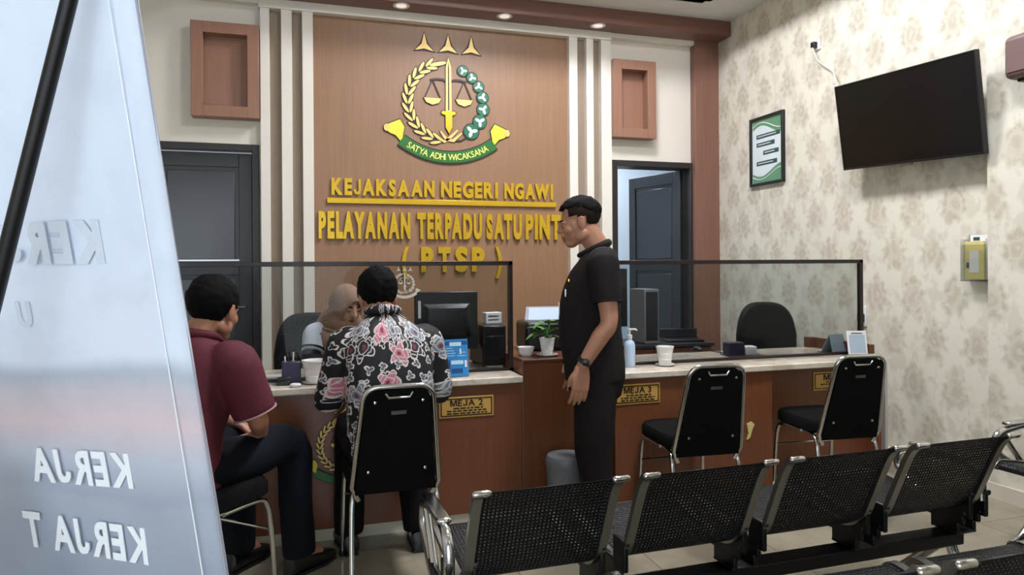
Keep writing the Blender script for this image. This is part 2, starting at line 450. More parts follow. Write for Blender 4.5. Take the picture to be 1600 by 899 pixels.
# battens with darker grooves between
for a, b in ((407, 422), (440, 457), (473, 490), (890, 903), (917, 928), (940, 956)):
    x0, x1 = at(a, 200, 'Y', BF).x, at(b, 200, 'Y', BF).x
    obj('batten', MB().box((x0, BF, 0), (x1, WY + .001, PT)), 'batten_paint', wall_back, bevel=.003)
for a, b in ((422, 440), (457, 473), (903, 917), (928, 940)):
    x0, x1 = at(a, 200, 'Y', BF).x, at(b, 200, 'Y', BF).x
    obj('groove_panel', MB().box((x0, WY - .012, 0), (x1, WY + .001, PT)), 'groove', wall_back)
hx0, hx1 = at(405, 200, 'Y', BF).x, at(956, 200, 'Y', BF).x
obj('header_board', MB().box((hx0, BF - .01, PT), (hx1, WY + .001, 3.44)), 'batten_paint', wall_back, bevel=.003)
obj('cornice', MB().box((hx1, BF, 3.375), (3.64, WY + .001, 3.44)), 'batten_paint', wall_back, bevel=.004)
obj('cornice', MB().box((XL, BF, 3.375), (hx0, WY + .001, 3.44)), 'batten_paint', wall_back, bevel=.004)
# ---- beam, pilaster
struct(obj('trim_1', MB().box((XL, 5.57, 3.415), (WX + .001, 5.86, CZ)), 'beam_wood', bevel=.006), 'dark brown wooden soffit beam with round downlights')
struct(obj('trim_2', MB().box((at(1087, 300, 'Y', 5.77).x, 5.77, 0), (WX, WY + .01, 3.42)), 'pilaster_wood', bevel=.004), 'brown wooden pilaster in the right back corner')
# ---- right wall, with a step forming a pillar towards the camera
ST = at(1558, 400, 'X', WX).y
wr = MB().box((WX, ST - .02, 0), (WX + .2, 6.2, CZ)).box((WX - .07, YF, 0), (WX + .2, ST, CZ))
struct(obj('wall_right', wr, 'wallpaper'), 'right wall in cream damask wallpaper')
struct(obj('baseboard_right', MB().box((WX - .012, ST, 0), (WX, WY - .08, .085)).box((WX - .082, YF, 0), (WX - .07, ST, .085)).box((WX - .082, ST, 0), (WX, ST + .012, .085)), 'skirting'), 'pale tile skirting along the right wall')
struct(obj('wall_left', MB().box((XL - .15, YF, 0), (XL, 6.2, CZ)), 'cream_paint'), 'plain cream left wall')
# ---- unseen front wall, added so daylight enters only by an opening at its left
struct(obj('wall_front', MB().box((.7, YF - .15, 0), (4.0, YF, CZ)).box((XL - .15, YF - .15, 2.7), (.7, YF, CZ)), 'cream_paint'), 'unseen cream front wall with a wide open entrance, added to shape the daylight')
# ---- ceiling with a raised tray that holds the light panels
TX0, TX1, TY0, TY1, TZ = -.3, 3.3, .9, 5.2, 4.45
ce = MB()
for a, b in (((XL, YF), (4.0, TY0)), ((XL, TY1), (4.0, 6.2)), ((XL, TY0), (TX0, TY1)), ((TX1, TY0), (4.0, TY1))):
    ce.box((a[0], a[1], CZ), (b[0], b[1], CZ + .08))
ce.box((TX0 - .05, TY0 - .05, TZ), (TX1 + .05, TY1 + .05, TZ + .06))
for a, b in (((TX0 - .05, TY0), (TX0, TY1)), ((TX1, TY0), (TX1 + .05, TY1)), ((TX0, TY0 - .05), (TX1, TY0)), ((TX0, TY1), (TX1, TY1 + .05))):
    ce.box((a[0], a[1], CZ), (b[0], b[1], TZ))
struct(obj('ceiling', ce, 'ceiling_paint'), 'pale ceiling with a raised tray')
for x, y, wh in ((1.9, 4.05, 'above the counter'), (1.9, 2.0, 'above the benches')):
    L = thing('ceiling_lamp', 'square light panel in the ceiling tray ' + wh, 'lamp', (x, y, TZ - .04), 0, 'ceiling tray lamps')
    obj('frame', MB().box((-.32, -.32, 0), (.32, .32, .04)), 'white_plastic', L)
    obj('diffuser', MB().box((-.29, -.29, -.006), (.29, .29, 0)), 'lamp_panel', L)
DLN = ('leftmost', 'middle', 'rightmost')
for k, (px, py) in enumerate(((628, 7), (790, 24), (935, 40))):
    p = at(px, py, 'Z', 3.412)
    L = thing('downlight', DLN[k] + ' of three round white downlights in the brown wooden beam', 'downlight', (p.x, max(p.y, 5.64), 3.415), 0, 'downlights in the beam')
    obj('ring', MB().lathe([(.045, -.002), (.062, -.006), (.066, -.003), (.066, 0), (.045, 0)], 28), 'white_plastic', L, smooth=True)
    obj('lens', MB().lathe([(.001, -.003), (.044, -.003), (.044, 0), (.001, 0)], 24), 'downlight_lens', L)
# ---- doors: dark frames, panelled dark leaves with a pale strip as their highlight line
def leaf(parent, w, h, name='leaf'):
    """leaf in local x 0..w, z 0..h, front at y=0"""
    st, mid = .095, 1.36
    lf = obj(name, MB().box((0, .012, 0), (w, .034, h)), 'door_dark', parent)
    for a, b in (((0, 0), (st, h)), ((w - st, 0), (w, h))): obj('stile', MB().box((a[0], 0, a[1]), (b[0], .045, b[1])), 'door_dark', lf, bevel=.003)
    for z0, z1 in ((0, .16), (mid - .09, mid), (h - .11, h)): obj('rail', MB().box((st, 0, z0), (w - st, .045, z1)), 'door_dark', lf, bevel=.003)
    for z0, z1 in ((.16, mid - .09), (mid, h - .11)):
        obj('panel', MB().box((st + .03, .004, z0 + .03), (w - st - .03, .04, z1 - .03)), 'door_panel', lf, bevel=.006)
    obj('highlight_strip', MB().box((st, -.012, mid + .018), (w - st, .004, mid + .03)), 'silver_strip', lf)  # pale raised strip in place of a highlight between the panels
    hd = obj('handle', MB().tube([(w - .05, 0, 1.02), (w - .05, -.05, 1.02), (w - .16, -.055, 1.02)], .009, 8), 'satin_steel', lf, smooth=True)
    return lf
def door(name, a, b, label):
    D = bpy.data.objects.new(name, None); C.objects.link(D); D.location = (a, WY, 0); struct(D, label)
    w = b - a; fw = .055
    obj('frame', MB().box((0, -.025, 0), (fw, .17, DT)).box((w - fw, -.025, 0), (w, .17, DT)).box((fw, -.025, DT - fw), (w - fw, .17, DT)), 'door_frame', D, bevel=.004)
    return D, w, fw
D1, w1, fw = door('door_1', d1a, d1b, 'closed dark panelled door at the left of the feature wall')
lf = leaf(D1, w1 - 2 * fw - .008, DT - fw - .008); lf.location = (fw + .004, .05, .002)
D2, w2, fw = door('door_2', d2a, d2b, 'dark panelled door standing open at the right of the feature wall')
lf = leaf(D2, w2 - 2 * fw - .008, DT - fw - .008)
# hinged at the right jamb, swung into the room behind
lf.location = (w2 - fw - .004, .10, .002); lf.rotation_euler = (0, 0, math.radians(180 - 76))
# room behind door 2
br = MB().box((1.9, 7.7, 0), (5.2, 7.8, 2.8)).box((1.8, WY + .16, 0), (1.9, 7.8, 2.8)).box((5.2, WY + .16, 0), (5.3, 7.8, 2.8)).box((1.8, WY + .16, 2.8), (5.3, 7.8, 2.9)).box((1.8, WY + .16, -.1), (5.3, 7.8, -.002)).box((4.0, WY + .16, 0), (5.2, WY + .2, 2.8))
struct(obj('wall_back_room', br, 'backroom_paint'), 'pale bluish white room seen through the open door')
L = thing('ceiling_lamp', 'unseen lamp added to light the pale room behind the open door', 'lamp', (3.1, 6.9, 2.8))  # added light source, out of view, brightens the back room
obj('diffuser', MB().box((-.5, -.12, -.03), (.5, .12, -.002)), 'backroom_fill', L)
# ---- two box niches
def niche(label, x0, x1, z0, z1, fwid):
    yf = WY - .12
    N = thing('display_niche', label, 'wall niche', (0, WY, 0), 0, 'box niches over the doors')
    obj('back_panel', MB().box((x0 + fwid, -.02, z0 + fwid), (x1 - fwid, 0, z1 - fwid)), 'niche_wood', N)
    f = MB().box((x0, -.12, z0), (x0 + fwid, 0, z1)).box((x1 - fwid, -.12, z0), (x1, 0, z1)).box((x0 + fwid, -.12, z1 - fwid), (x1 - fwid, 0, z1)).box((x0 + fwid, -.12, z0), (x1 - fwid, 0, z0 + fwid))
    obj('frame', f, 'niche_wood', N, bevel=.003)
yn = WY - .12
a = at(297, 30, 'Y', yn); b = at(300, 180, 'Y', yn)
niche('wooden box niche on the cream wall above the closed left door', a.x, hx0 + .004, b.z, a.z, .085)
a = at(1025, 97, 'Y', yn); b = at(1025, 217, 'Y', yn)
niche('wooden box niche on the cream wall above the open right door', hx1 - .004, a.x, b.z, a.z, .085)

# ================================================================== WALL EMBLEM AND LETTERING
def emblem(name, label, cat, loc, scale, mono=None, full=True):
    """shield of sword, scales, wheat and cotton over a ribbon; local unit 1 = 1/1000 of its drawing"""
    E = thing(name, label, cat, loc)
    g = lambda m_: mono or m_
    u = lambda x, y: ((x - 962) * scale, (500 - y) * scale)
    def part(nm, polys, mat, d=.010, out=0):
        mb = MB(); mo = MB()
        for p in polys:
            mb.prism([u(*q) for q in p], -d, -.003)
            if out:
                cx = sum(q[0] for q in p) / len(p); cy = sum(q[1] for q in p) / len(p)
                pp = []
                for q in p:
                    dx, dy = q[0] - cx, q[1] - cy; l = math.hypot(dx, dy) or 1
                    pp.append(u(q[0] + dx / l * out, q[1] + dy / l * out))
                mo.prism(pp, -d * .6, -.001)
        o = obj(nm, mb, g(mat), E)
        if out and not mono: obj('outline', mo, 'emblem_dark', o)
        return o
    def ellp(cx, cy, a, b, ang, n=12):
        ca, sa = math.cos(ang), math.sin(ang)
        return [(cx + a * math.cos(k * 2 * PI / n) * ca - b * math.sin(k * 2 * PI / n) * sa, cy + a * math.cos(k * 2 * PI / n) * sa + b * math.sin(k * 2 * PI / n) * ca) for k in range(n)]
    def strip(pts, wd):
        a, b = [], []
        for i, p in enumerate(pts):
            p0 = pts[max(i - 1, 0)]; p1 = pts[min(i + 1, len(pts) - 1)]
            dx, dy = p1[0] - p0[0], p1[1] - p0[1]; l = math.hypot(dx, dy)
            ww = wd[i] if isinstance(wd, list) else wd
            a.append((p[0] - dy / l * ww / 2, p[1] + dx / l * ww / 2)); b.append((p[0] + dy / l * ww / 2, p[1] - dx / l * ww / 2))
        return a + b[::-1]
    for cx in (842, 962, 1080):
        p = []
        for k in range(3):
            an = -PI / 2 + k * 2 * PI / 3; rr = 62 if k == 0 else 54
            p.append((cx + rr * math.cos(an), 240 + rr * math.sin(an))); an += PI / 3
            p.append((cx + 15 * math.cos(an), 240 + 15 * math.sin(an)))
        part('star', [p], 'emblem_gold', out=9)
    part('sword_blade', [[(962, 292), (976, 340), (977, 560), (947, 560), (949, 340)]], 'emblem_gold', .014, 7)
    part('sword_ridge', [[(962, 310), (965, 345), (965, 556), (959, 556), (959, 345)]], 'emblem_dark', .0155)
    part('sword_hilt', [[(930, 560), (994, 560), (1000, 572), (980, 580), (980, 640), (964, 672), (946, 640), (946, 580), (924, 572)]], 'gold', .016, 5)
    bt = lambda s: [(962 + s * x, y) for x, y in ((0, 415), (30, 402), (60, 402), (92, 408))]
    part('scale_beam', [strip(bt(-1), 10), strip(bt(1), 10)], 'emblem_dark', .011)
    for s in (-1, 1):
        cx = 962 + s * 80
        part('scale_cord', [strip([(cx, 405), (cx - 40, 498)], 7), strip([(cx, 405), (cx + 40, 498)], 7)], 'emblem_dark', .008)
        part('scale_pan', [[(cx - 44, 498), (cx + 44, 498), (cx + 32, 520), (cx, 532), (cx - 32, 520)]], 'emblem_gold', .014, 4)
    # wheat
    n = 12
    def arc(k, r): 
        an = math.radians(248 - 158 * k) # from the top round the left to the bottom
        return 955 + r * math.cos(an), 515 + r * math.sin(an)
    arcp = lambda k, r=196: (955 - r * math.sin(math.radians(12 + 158 * k)), 515 - r * math.cos(math.radians(12 + 158 * k)))
    part('wheat_stem', [strip([arcp(k / 14) for k in range(15)], 8)], 'emblem_dark', .006)
    p0, p1 = arcp(0), arcp(.02); 
    part('wheat_grain', [ellp(p0[0] - 4, p0[1] + 4, 44, 10, math.atan2(p0[1] - p1[1], p0[0] - p1[0]))], 'emblem_gold', .012, 5)
    for k in range(1, n + 1):
        q = k / (n + .5); p = arcp(q); p1 = arcp(q + .01)
        ang = math.atan2(p[1] - p1[1], p[0] - p1[0])
        for s in (-1, 1):
            nx, ny = -math.sin(ang), math.cos(ang)
            part('wheat_grain', [ellp(p[0] + s * nx * 15, p[1] + s * ny * 15, 29, 7.5, ang + s * .42)], 'emblem_gold', .012, 6)
    # cotton
    for x, y, r in ((1036, 353, 26), (1083, 384, 26), (1117, 427, 27), (1137, 480, 29), (1140, 541, 31), (1122, 603, 34), (1078, 655, 38)):
        an = math.atan2(y - 515, x - 955)
        b = part('cotton_boll', [ellp(x, y, r, r, 0, 16)], 'emblem_green', .012, 5)
        for k in range(3):
            a2 = an + PI + k * 2 * PI / 3
            ob = MB().prism([u(*q) for q in ellp(x + r * .4 * math.cos(a2), y + r * .4 * math.sin(a2), r * .42, r * .24, a2)], -.017, -.008)
            obj('cotton_lint', ob, g('emblem_white'), b)
    part('wheat_tie', [strip([(920, 660), (950, 700), (985, 705), (1030, 665)], [8, 16, 16, 8]), strip([(1010, 650), (975, 685), (940, 712), (905, 690)], [8, 14, 14, 8])], 'emblem_gold', .009, 4)
    part('cotton_stem', [strip([(985, 705), (1025, 705), (1055, 685)], 9)], 'emblem_dark', .008)
    # ribbon, circular arc through its middle
    RC, RR = (960, 400), 390
    ar = lambda d, r: (RC[0] + r * math.sin(math.radians(d)), RC[1] + r * math.cos(math.radians(d)))
    degs = [-37 + 74 * k / 20 for k in range(21)]
    rb = MB(); ro = MB()
    for k in range(20):
        q = [ar(degs[k], 362), ar(degs[k + 1], 362), ar(degs[k + 1], 418), ar(degs[k], 418)]
        rb.prism([u(*z) for z in q], -.014, -.003)
        q = [ar(degs[k], 356), ar(degs[k + 1], 356), ar(degs[k + 1], 425), ar(degs[k], 425)]
        ro.prism([u(*z) for z in q], -.010, -.001)
    R_ = obj('ribbon', rb, g('ribbon_green'), E)
    if not mono: obj('outline', ro, 'emblem_dark', R_)
    for s in (-1, 1):
        m_ = lambda x, y: (960 + s * x, y)
        part('ribbon_end', [[m_(218, 648), m_(240, 612), m_(305, 640), m_(312, 662), m_(290, 680), m_(262, 690), m_(212, 748), m_(208, 720), m_(228, 700)]], 'ribbon_yellow', .012, 6)
        part('ribbon_curl', [ellp(960 + s * 305, 655, 14, 18, 0)], 'emblem_gold', .016, 3)
    if full and not mono:
        txt = 'SATYA ADHI WICAKSANA'; W_ = 470 * scale
        def path(X):
            d = (X / W_ - .5) * 62
            x, z = u(*ar(d, 404))
            return Matrix.Translation((x, -.016, z)) @ Matrix.Rotation(math.radians(-d), 4, 'Y') @ Matrix.Translation((-.25 * W_ / 11, 0, 0))
        lettering(txt, R_, 0, 0, W_, 31 * scale, 0, 'ribbon_text', bold=.01, depth=.02, path=path)
    return E
YW = WY - .013
emblem('wall_emblem', 'large gold and green emblem of sword, scales and wreath on the wood wall', 'emblem', (1.222, YW, 2.735), .00169)
def words(name, label, parts, pyt, pyb, bold, gap):
    px0 = parts[0][1]
    a = at(px0, pyb, 'Y', YW - .02); tp = at(px0, pyt, 'Y', YW - .02)
    T = thing(name, label, 'sign', (a.x, YW, a.z))
    for text, p0, p1 in parts:
        x0, x1 = at(p0, pyb, 'Y', YW - .02).x, at(p1, pyb, 'Y', YW - .02).x
        lettering(text, T, x0 - a.x, 0, x1 - x0, tp.z - a.z, -.014, 'gold', bold, .06, gap)
    return T, a, None
T, a, b = words('wall_lettering', 'gold letters KEJAKSAAN NEGERI NGAWI with a bar beneath', [('KEJAKSAAN', 518, 679), ('NEGERI', 689, 778), ('NGAWI', 788, 864)], 279, 303, .05, .10)
ul, ur = at(511, 313, 'Y', YW - .02), at(869, 318, 'Y', YW - .02)
obj('underline_bar', MB().box((ul.x - a.x, -.022, ul.z - a.z - .022), (ur.x - a.x, -.001, ul.z - a.z + .022)), 'gold', T, bevel=.003)
words('wall_lettering', 'tall gold letters PELAYANAN TERPADU SATU PINTU', [('PELAYANAN', 498, 641), ('TERPADU', 652, 753), ('SATU', 760, 815), ('PINTU', 821, 893)], 332, 370, .055, .11)
words('wall_lettering', 'gold letters ( PTSP ) partly behind the screen top', [('(', 628, 639), ('P', 658, 677), ('T', 685, 704), ('S', 711, 731), ('P', 737, 757), (')', 774, 784)], 388, 423, .055, .17)

# ================================================================== RIGHT WALL THINGS
# television, hung slightly crooked and tilted forward
TV = thing('television', 'large black flat television tilted on the wallpapered wall', 'television')
yaw, tilt, roll = .021, .173, -.044
wd = Vector((math.sin(yaw), -math.cos(yaw), 0)); nn = Vector((-math.cos(yaw), -math.sin(yaw), 0)); up = Vector((0, 0, 1)) * math.cos(tilt) + nn * math.sin(tilt)
w2_ = wd * math.cos(roll) + up * math.sin(roll); u2_ = up * math.cos(roll) - wd * math.sin(roll); n2 = -(w2_.cross(u2_)) 
n2 = w2_.cross(u2_)
if n2.x > 0: n2 = -n2
mt = Matrix((w2_, -n2, u2_)).transposed().to_4x4(); mt.translation = (3.62, 3.501, 2.238); TV.matrix_world = mt   # local x right, -y towards the room
tw, th_ = 1.03, .579
obj('screen', MB().box((-tw / 2 + .008, -.003, -th_ / 2 + .014), (tw / 2 - .008, .01, th_ / 2 - .008)), 'tv_screen', TV)
obj('bezel', MB().box((-tw / 2, -.006, -th_ / 2), (tw / 2, .03, -th_ / 2 + .014)).box((-tw / 2, -.006, th_ / 2 - .008), (tw / 2, .03, th_ / 2)).box((-tw / 2, -.006, -th_ / 2 + .014), (-tw / 2 + .008, .03, th_ / 2 - .008)).box((tw / 2 - .008, -.006, -th_ / 2 + .014), (tw / 2, .03, th_ / 2 - .008)), 'black_plastic', TV)
obj('back_shell', MB().box((-tw / 2 + .01, .01, -th_ / 2 + .01), (tw / 2 - .01, .032, th_ / 2 - .01)).box((-.3, .03, -.24), (.3, .06, .1)), 'black_plastic', TV)
obj('logo_bar', MB().box((-.04, -.009, -th_ / 2 - .012), (.04, .006, -th_ / 2)), 'satin_steel', TV)
obj('wall_bracket', MB().box((-.12, .05, -.1), (.12, .085, .08)).box((-.03, .08, -.05), (.03, .15, .03)), 'black_metal', TV)
p = at(1277, 71, 'X', WX); q = at(1305, 128, 'X', WX - .03)
O = thing('wall_socket', 'small white socket high on the wall above the television corner', 'socket', (WX, p.y, p.z))
obj('plate', MB().box((-.012, -.04, -.04), (0, .04, .04)), 'white_plastic', O, bevel=.004)
obj('plug', MB().box((-.05, -.018, -.022), (-.012, .018, .022)), 'black_plastic', O, bevel=.005)
tag(obj('power_cable', MB().tube([(WX - .045, p.y, p.z - .02), (WX - .03, p.y - .05, p.z - .14), (WX - .02, q.y + .03, q.z + .08), (WX - .08, q.y - .05, q.z - .03)], .006, 6, smooth=5), 'cable_white', smooth=True), 'pale cable running from the wall socket to the television', 'cable')
# framed poster
py0, py1, pz0, pz1 = 4.83, 5.27, 2.0, 2.585
PO = thing('framed_poster', 'narrow framed green and white notice on the wallpapered wall', 'poster', (WX, (py0 + py1) / 2, (pz0 + pz1) / 2), -PI / 2)
hw, hh = (py1 - py0) / 2, (pz1 - pz0) / 2
fr_ = MB()
for a, b in (((-hw, -hh), (-hw + .022, hh)), ((hw - .022, -hh), (hw, hh)), ((-hw + .022, -hh), (hw - .022, -hh + .022)), ((-hw + .022, hh - .022), (hw - .022, hh))):
    fr_.box((a[0], -.03, a[1]), (b[0], 0, b[1]))
obj('frame', fr_, 'black_plastic', PO, bevel=.003)
sh = obj('sheet', MB().box((-hw + .02, -.012, -hh + .02), (hw - .02, -.002, hh - .02)), 'poster_white', PO)
def swoosh(y0, s, mat):
    n = 12; a = []; 
    for k in range(n + 1):
        x = -hw + .03 + (2 * hw - .06) * k / n
        a.append((x, y0 + s * .045 * math.sin(k / n * PI * 1.4 + .3)))
    e = s * (hh - .024)
    return MB().prism(a + [(hw - .03, e), (-hw + .03, e)], -.0135, -.011)
obj('print_band', swoosh(hh - .12, 1, None), 'poster_green', sh); obj('print_band', swoosh(-hh + .12, -1, None), 'poster_green', sh)
for s, z in ((1, hh - .09), (-1, -hh + .09)):
    obj('print_band', MB().tube([(-hw + .03 + (2 * hw - .06) * k / 10, -.014, z + s * .04 * math.sin(k / 10 * PI * 1.4 + .3)) for k in range(11)], .004, 5), 'paper', sh)
for k, (x0, x1, z) in enumerate(((-.14, .17, .125), (-.14, .1, .055), (-.05, .15, -.02), (-.14, .13, -.105))):
    obj('print_line', MB().box((x0, -.0145, z - .018), (x1, -.011, z + .018)), 'poster_dark', sh, bevel=.006)
    obj('print_line', MB().box((x0 + .02, -.0155, z - .003), (x1 - .05, -.012, z + .004)), 'poster_white', sh)
# brochure holder
hy0, hy1 = at(1503, 400, 'X', WX - .06).y, ST + .01
a = at(1530, 366, 'X', WX - .04); b = at(1530, 440, 'X', WX - .04)
BH = thing('brochure_holder', 'clear acrylic brochure holder with yellow leaflets by the wall step', 'holder', (WX, (hy0 + hy1) / 2, b.z), -PI / 2)
hw, hh = abs(hy0 - hy1) / 2, a.z - b.z
obj('back_plate', MB().box((-hw, -.006, 0), (hw, -.001, hh)), 'acrylic', BH)
obj('front_plate', MB().box((-hw, -.075, 0), (hw, -.07, hh * .78)), 'acrylic', BH)
obj('side_plate', MB().box((-hw, -.07, 0), (-hw + .005, -.006, hh * .9)), 'acrylic', BH); obj('side_plate', MB().box((hw - .005, -.07, 0), (hw, -.006, hh * .9)), 'acrylic', BH)
obj('bottom_plate', MB().box((-hw, -.07, 0), (hw, -.006, .005)), 'acrylic', BH)
L_ = thing('leaflet', 'yellow leaflet in the acrylic holder', 'leaflet', BH.location, -PI / 2)
obj('sheet', MB().box((-hw + .012, -.05, .012), (hw - .03, -.04, hh * .85)), 'yellow_paper', L_); 
obj('print_block', MB().box((-hw + .04, -.0515, .05), (hw - .06, -.0505, hh * .66)), 'paper', L_)
obj('print_block', MB().box((-hw + .02, -.0515, hh * .28), (-hw + .04, -.0505, hh * .4)), 'poster_dark', L_)
L_ = thing('leaflet', 'white leaflet behind the yellow one in the acrylic holder', 'leaflet', BH.location, -PI / 2)
obj('sheet', MB().box((-hw + .03, -.03, .012), (hw - .008, -.02, hh * .99)), 'paper', L_)
obj('print_block', MB().box((-hw + .05, -.032, hh * .87), (-hw + .09, -.0305, hh * .94)), 'poster_dark', L_)
# speaker on the pillar
p = at(1594, 90, 'X', WX - .13)
SP = thing('wall_speaker', 'brown rounded loudspeaker on the wall at the right edge', 'loudspeaker', (WX - .07, p.y - .03, p.z), -PI / 2)
obj('cabinet', MB().cbox((0, -.07, 0), (.16, .11, .23)), 'speaker_brown', SP, bevel=.035, seg=4)
obj('grille', MB().cbox((0, -.126, 0), (.11, .006, .17)), 'speaker_brown', SP, bevel=.003)
obj('bracket', MB().box((-.02, -.02, -.14), (.02, 0, .05)).box((-.03, -.08, -.13), (.03, 0, -.115)), 'black_metal', SP)
# ================================================================== COUNTER
YD, YR, DZ = 3.50, 3.42, .75           # front of left desk, front of right desk, top height
DX0, DX1 = -.78, at(815, 600, 'Y', YD).x
def desk(label, x0, x1, yf, panels, depth):
    D = thing('reception_desk', label, 'desk', (0, yf, 0), 0, 'reception desks')
    obj('marble_top', MB().box((x0 - .01, -.03, DZ - .035), (x1, depth, DZ)), 'marble', D, bevel=.006)
    for a, b, y in panels: obj('front_panel', MB().box((a, y, .06), (b, y + .02, DZ - .035)), 'desk_wood', D, bevel=.002)
    obj('side_panel', MB().box((x0, .02, .06), (x0 + .02, depth - .02, DZ - .035)), 'desk_wood', D)
    obj('side_panel', MB().box((x1 - .02, .02, .06), (x1, depth - .02, DZ - .035)), 'desk_wood', D)
    obj('plinth', MB().box((x0, .012, 0), (x1, depth - .02, .06)), 'skirting', D)
    return D
LD = desk('left reception desk with marble top and gold plate reading MEJA 2', DX0, DX1, YD, [(DX0, DX1, 0)], .66)
MX0, MX1 = DX1 + .012, 1.585
mz = at(850, 561, 'Y', YD + .02).z
MD = thing('counter_cabinet', 'taller brown wooden cabinet between the two marble desks', 'cabinet', (0, YD + .02, 0))
obj('body', MB().box((MX0, .01, .06), (MX1, .64, mz - .02)), 'desk_wood', MD)
obj('front_panel', MB().box((MX0, -.005, .06), (MX1, .01, mz - .02)), 'desk_wood', MD, bevel=.002)
obj('top_board', MB().box((MX0, -.012, mz - .02), (MX1, .65, mz)), 'desk_wood_dark', MD, bevel=.003)
obj('edge_strip', MB().box((MX0 - .008, -.012, .06), (MX0, .0, mz)), 'pilaster_wood', MD)
obj('plinth', MB().box((MX0, .012, 0), (MX1, .62, .06)), 'skirting', MD)
RX0, RX1 = MX1 + .02, at(1381, 600, 'Y', YR).x
xs1, xs2 = at(1207, 640, 'Y', YR).x, at(1240, 640, 'Y', YR + .13).x
RD = desk('long right reception desk with marble top, plates MEJA 3 and MEJA 4', RX0, RX1, YR, [(RX0, xs1, 0), (xs1, RX1, .13)], .66)
obj('front_return', MB().box((xs1 - .02, .02, .06), (xs1, .15, DZ - .035)), 'desk_wood_dark', RD)
obj('edge_strip', MB().box((RX1 - .001, -.01, .0), (RX1 + .018, .12, DZ - .035)), 'silver_strip', RD)
# raised side ledge at the wall end of the right desk
a = at(1262, 527, 'Y', YR + .62)
SL = obj('side_ledge', MB().box((a.x, .60, DZ - .02), (RX1 + .03, .66, a.z)).box((RX1 + .0, .1, DZ - .02), (RX1 + .03, .60, a.z)), 'desk_wood_dark', RD, bevel=.003)
# plates
def plate(label, num, px0, px1, pyt, pyb, yf, par=None, lines=3):
    a = at(px0, pyb, 'Y', yf - .004); b = at(px1, pyt, 'Y', yf - .004)
    Pn = thing('desk_plate', label, 'sign', (a.x, yf, (a.z)), 0, 'gold desk plates')
    w_, h_ = b.x - a.x, b.z - a.z
    obj('plate', MB().box((0, -.006, 0), (w_, -.0005, h_)), 'plate_gold', Pn, bevel=.002)
    t_ = .006; i_ = .008
    obj('border', MB().box((i_, -.0075, i_), (w_ - i_, -.005, i_ + t_)).box((i_, -.0075, h_ - i_ - t_), (w_ - i_, -.005, h_ - i_)).box((i_, -.0075, i_), (i_ + t_, -.005, h_ - i_)).box((w_ - i_ - t_, -.0075, i_), (w_ - i_, -.005, h_ - i_)), 'plate_dark', Pn)
    lettering('MEJA ' + num, Pn, w_ * .2, h_ * .55, w_ * .6, h_ * .3, -.0075, 'plate_dark', .022, .012, .09, .28)
    random.seed(int(num))
    for k in range(lines):
        z = h_ * (.44 - .12 * k); x = w_ * (.14 if k else .26); e = w_ * (.88 if k else .8)
        mb = MB()
        while x < e:
            l = random.uniform(.012, .03); mb.box((x, -.0072, z - h_ * .035), (min(x + l, e), -.005, z + h_ * .035)); x += l + .006
        obj('small_print', mb, 'plate_dark', Pn)
plate('gold plate reading MEJA 2 on the left desk front', '2', 686, 771, 617, 655, YD)
plate('gold plate reading MEJA 3 on the right desk front', '3', 960, 1031, 598, 634, YR)
plate('gold plate reading MEJA 4, partly behind a chair back', '4', 1271, 1346, 578, 611, YR + .13, lines=2)
# small emblem on the left desk front, hidden in part by the seated man
emblem('desk_emblem', 'small gold and green emblem on the dark left desk front', 'emblem', (.22, YD - .001, .47), .00062, full=False)
# yellow tag
p = at(1166, 672, 'Y', YR)
tag(obj('paper_tag', MB().prism([(0, .035), (.03, .045), (.05, .03), (.035, .0), (.02, -.045), (.0, -.055), (.01, -.02)], -.008, -.001), 'yellow_paper', loc=(p.x, YR, p.z)), 'small torn yellow paper tag on the right desk front', 'tag')
# ---- glass screens on the desks
def screen(label, x0, x1, y, zt, posts):
    G = thing('glass_screen', label, 'screen', (0, y, DZ), 0, 'counter glass screens')
    h = zt - DZ
    obj('pane', MB().box((x0, -.003, .012), (x1, .003, h - .02)), 'screen_glass', G)
    obj('top_rail', MB().box((x0 - .018, -.014, h - .024), (x1 + .018, .014, h)), 'frame_brown', G, bevel=.002)
    obj('bottom_rail', MB().box((x0 - .018, -.014, 0), (x1 + .018, .014, .016)), 'frame_brown', G, bevel=.002)
    for x in posts: obj('post', MB().box((x - .012, -.014, 0), (x + .012, .014, h - .001)), 'frame_brown', G, bevel=.002)
    return G
gl_ = at(800, 412, 'Y', 3.7)
G1 = screen('brown framed clear screen on the left desk', DX0 + .02, gl_.x - .018, 3.7, 1.349, (DX0 + .02, gl_.x - .012))
gr_ = at(1346, 407, 'Y', 3.65)
G2 = screen('brown framed clear screen on the right desk', RX0 + .03, gr_.x - .018, 3.65, 1.349, (RX0 + .03, gr_.x - .012))
p = at(632, 442, 'Y', 3.69)
st = emblem('glass_sticker', 'frosted white emblem sticker on the left glass screen', 'sticker', (p.x, 3.694, p.z), .00026, mono='frosted')

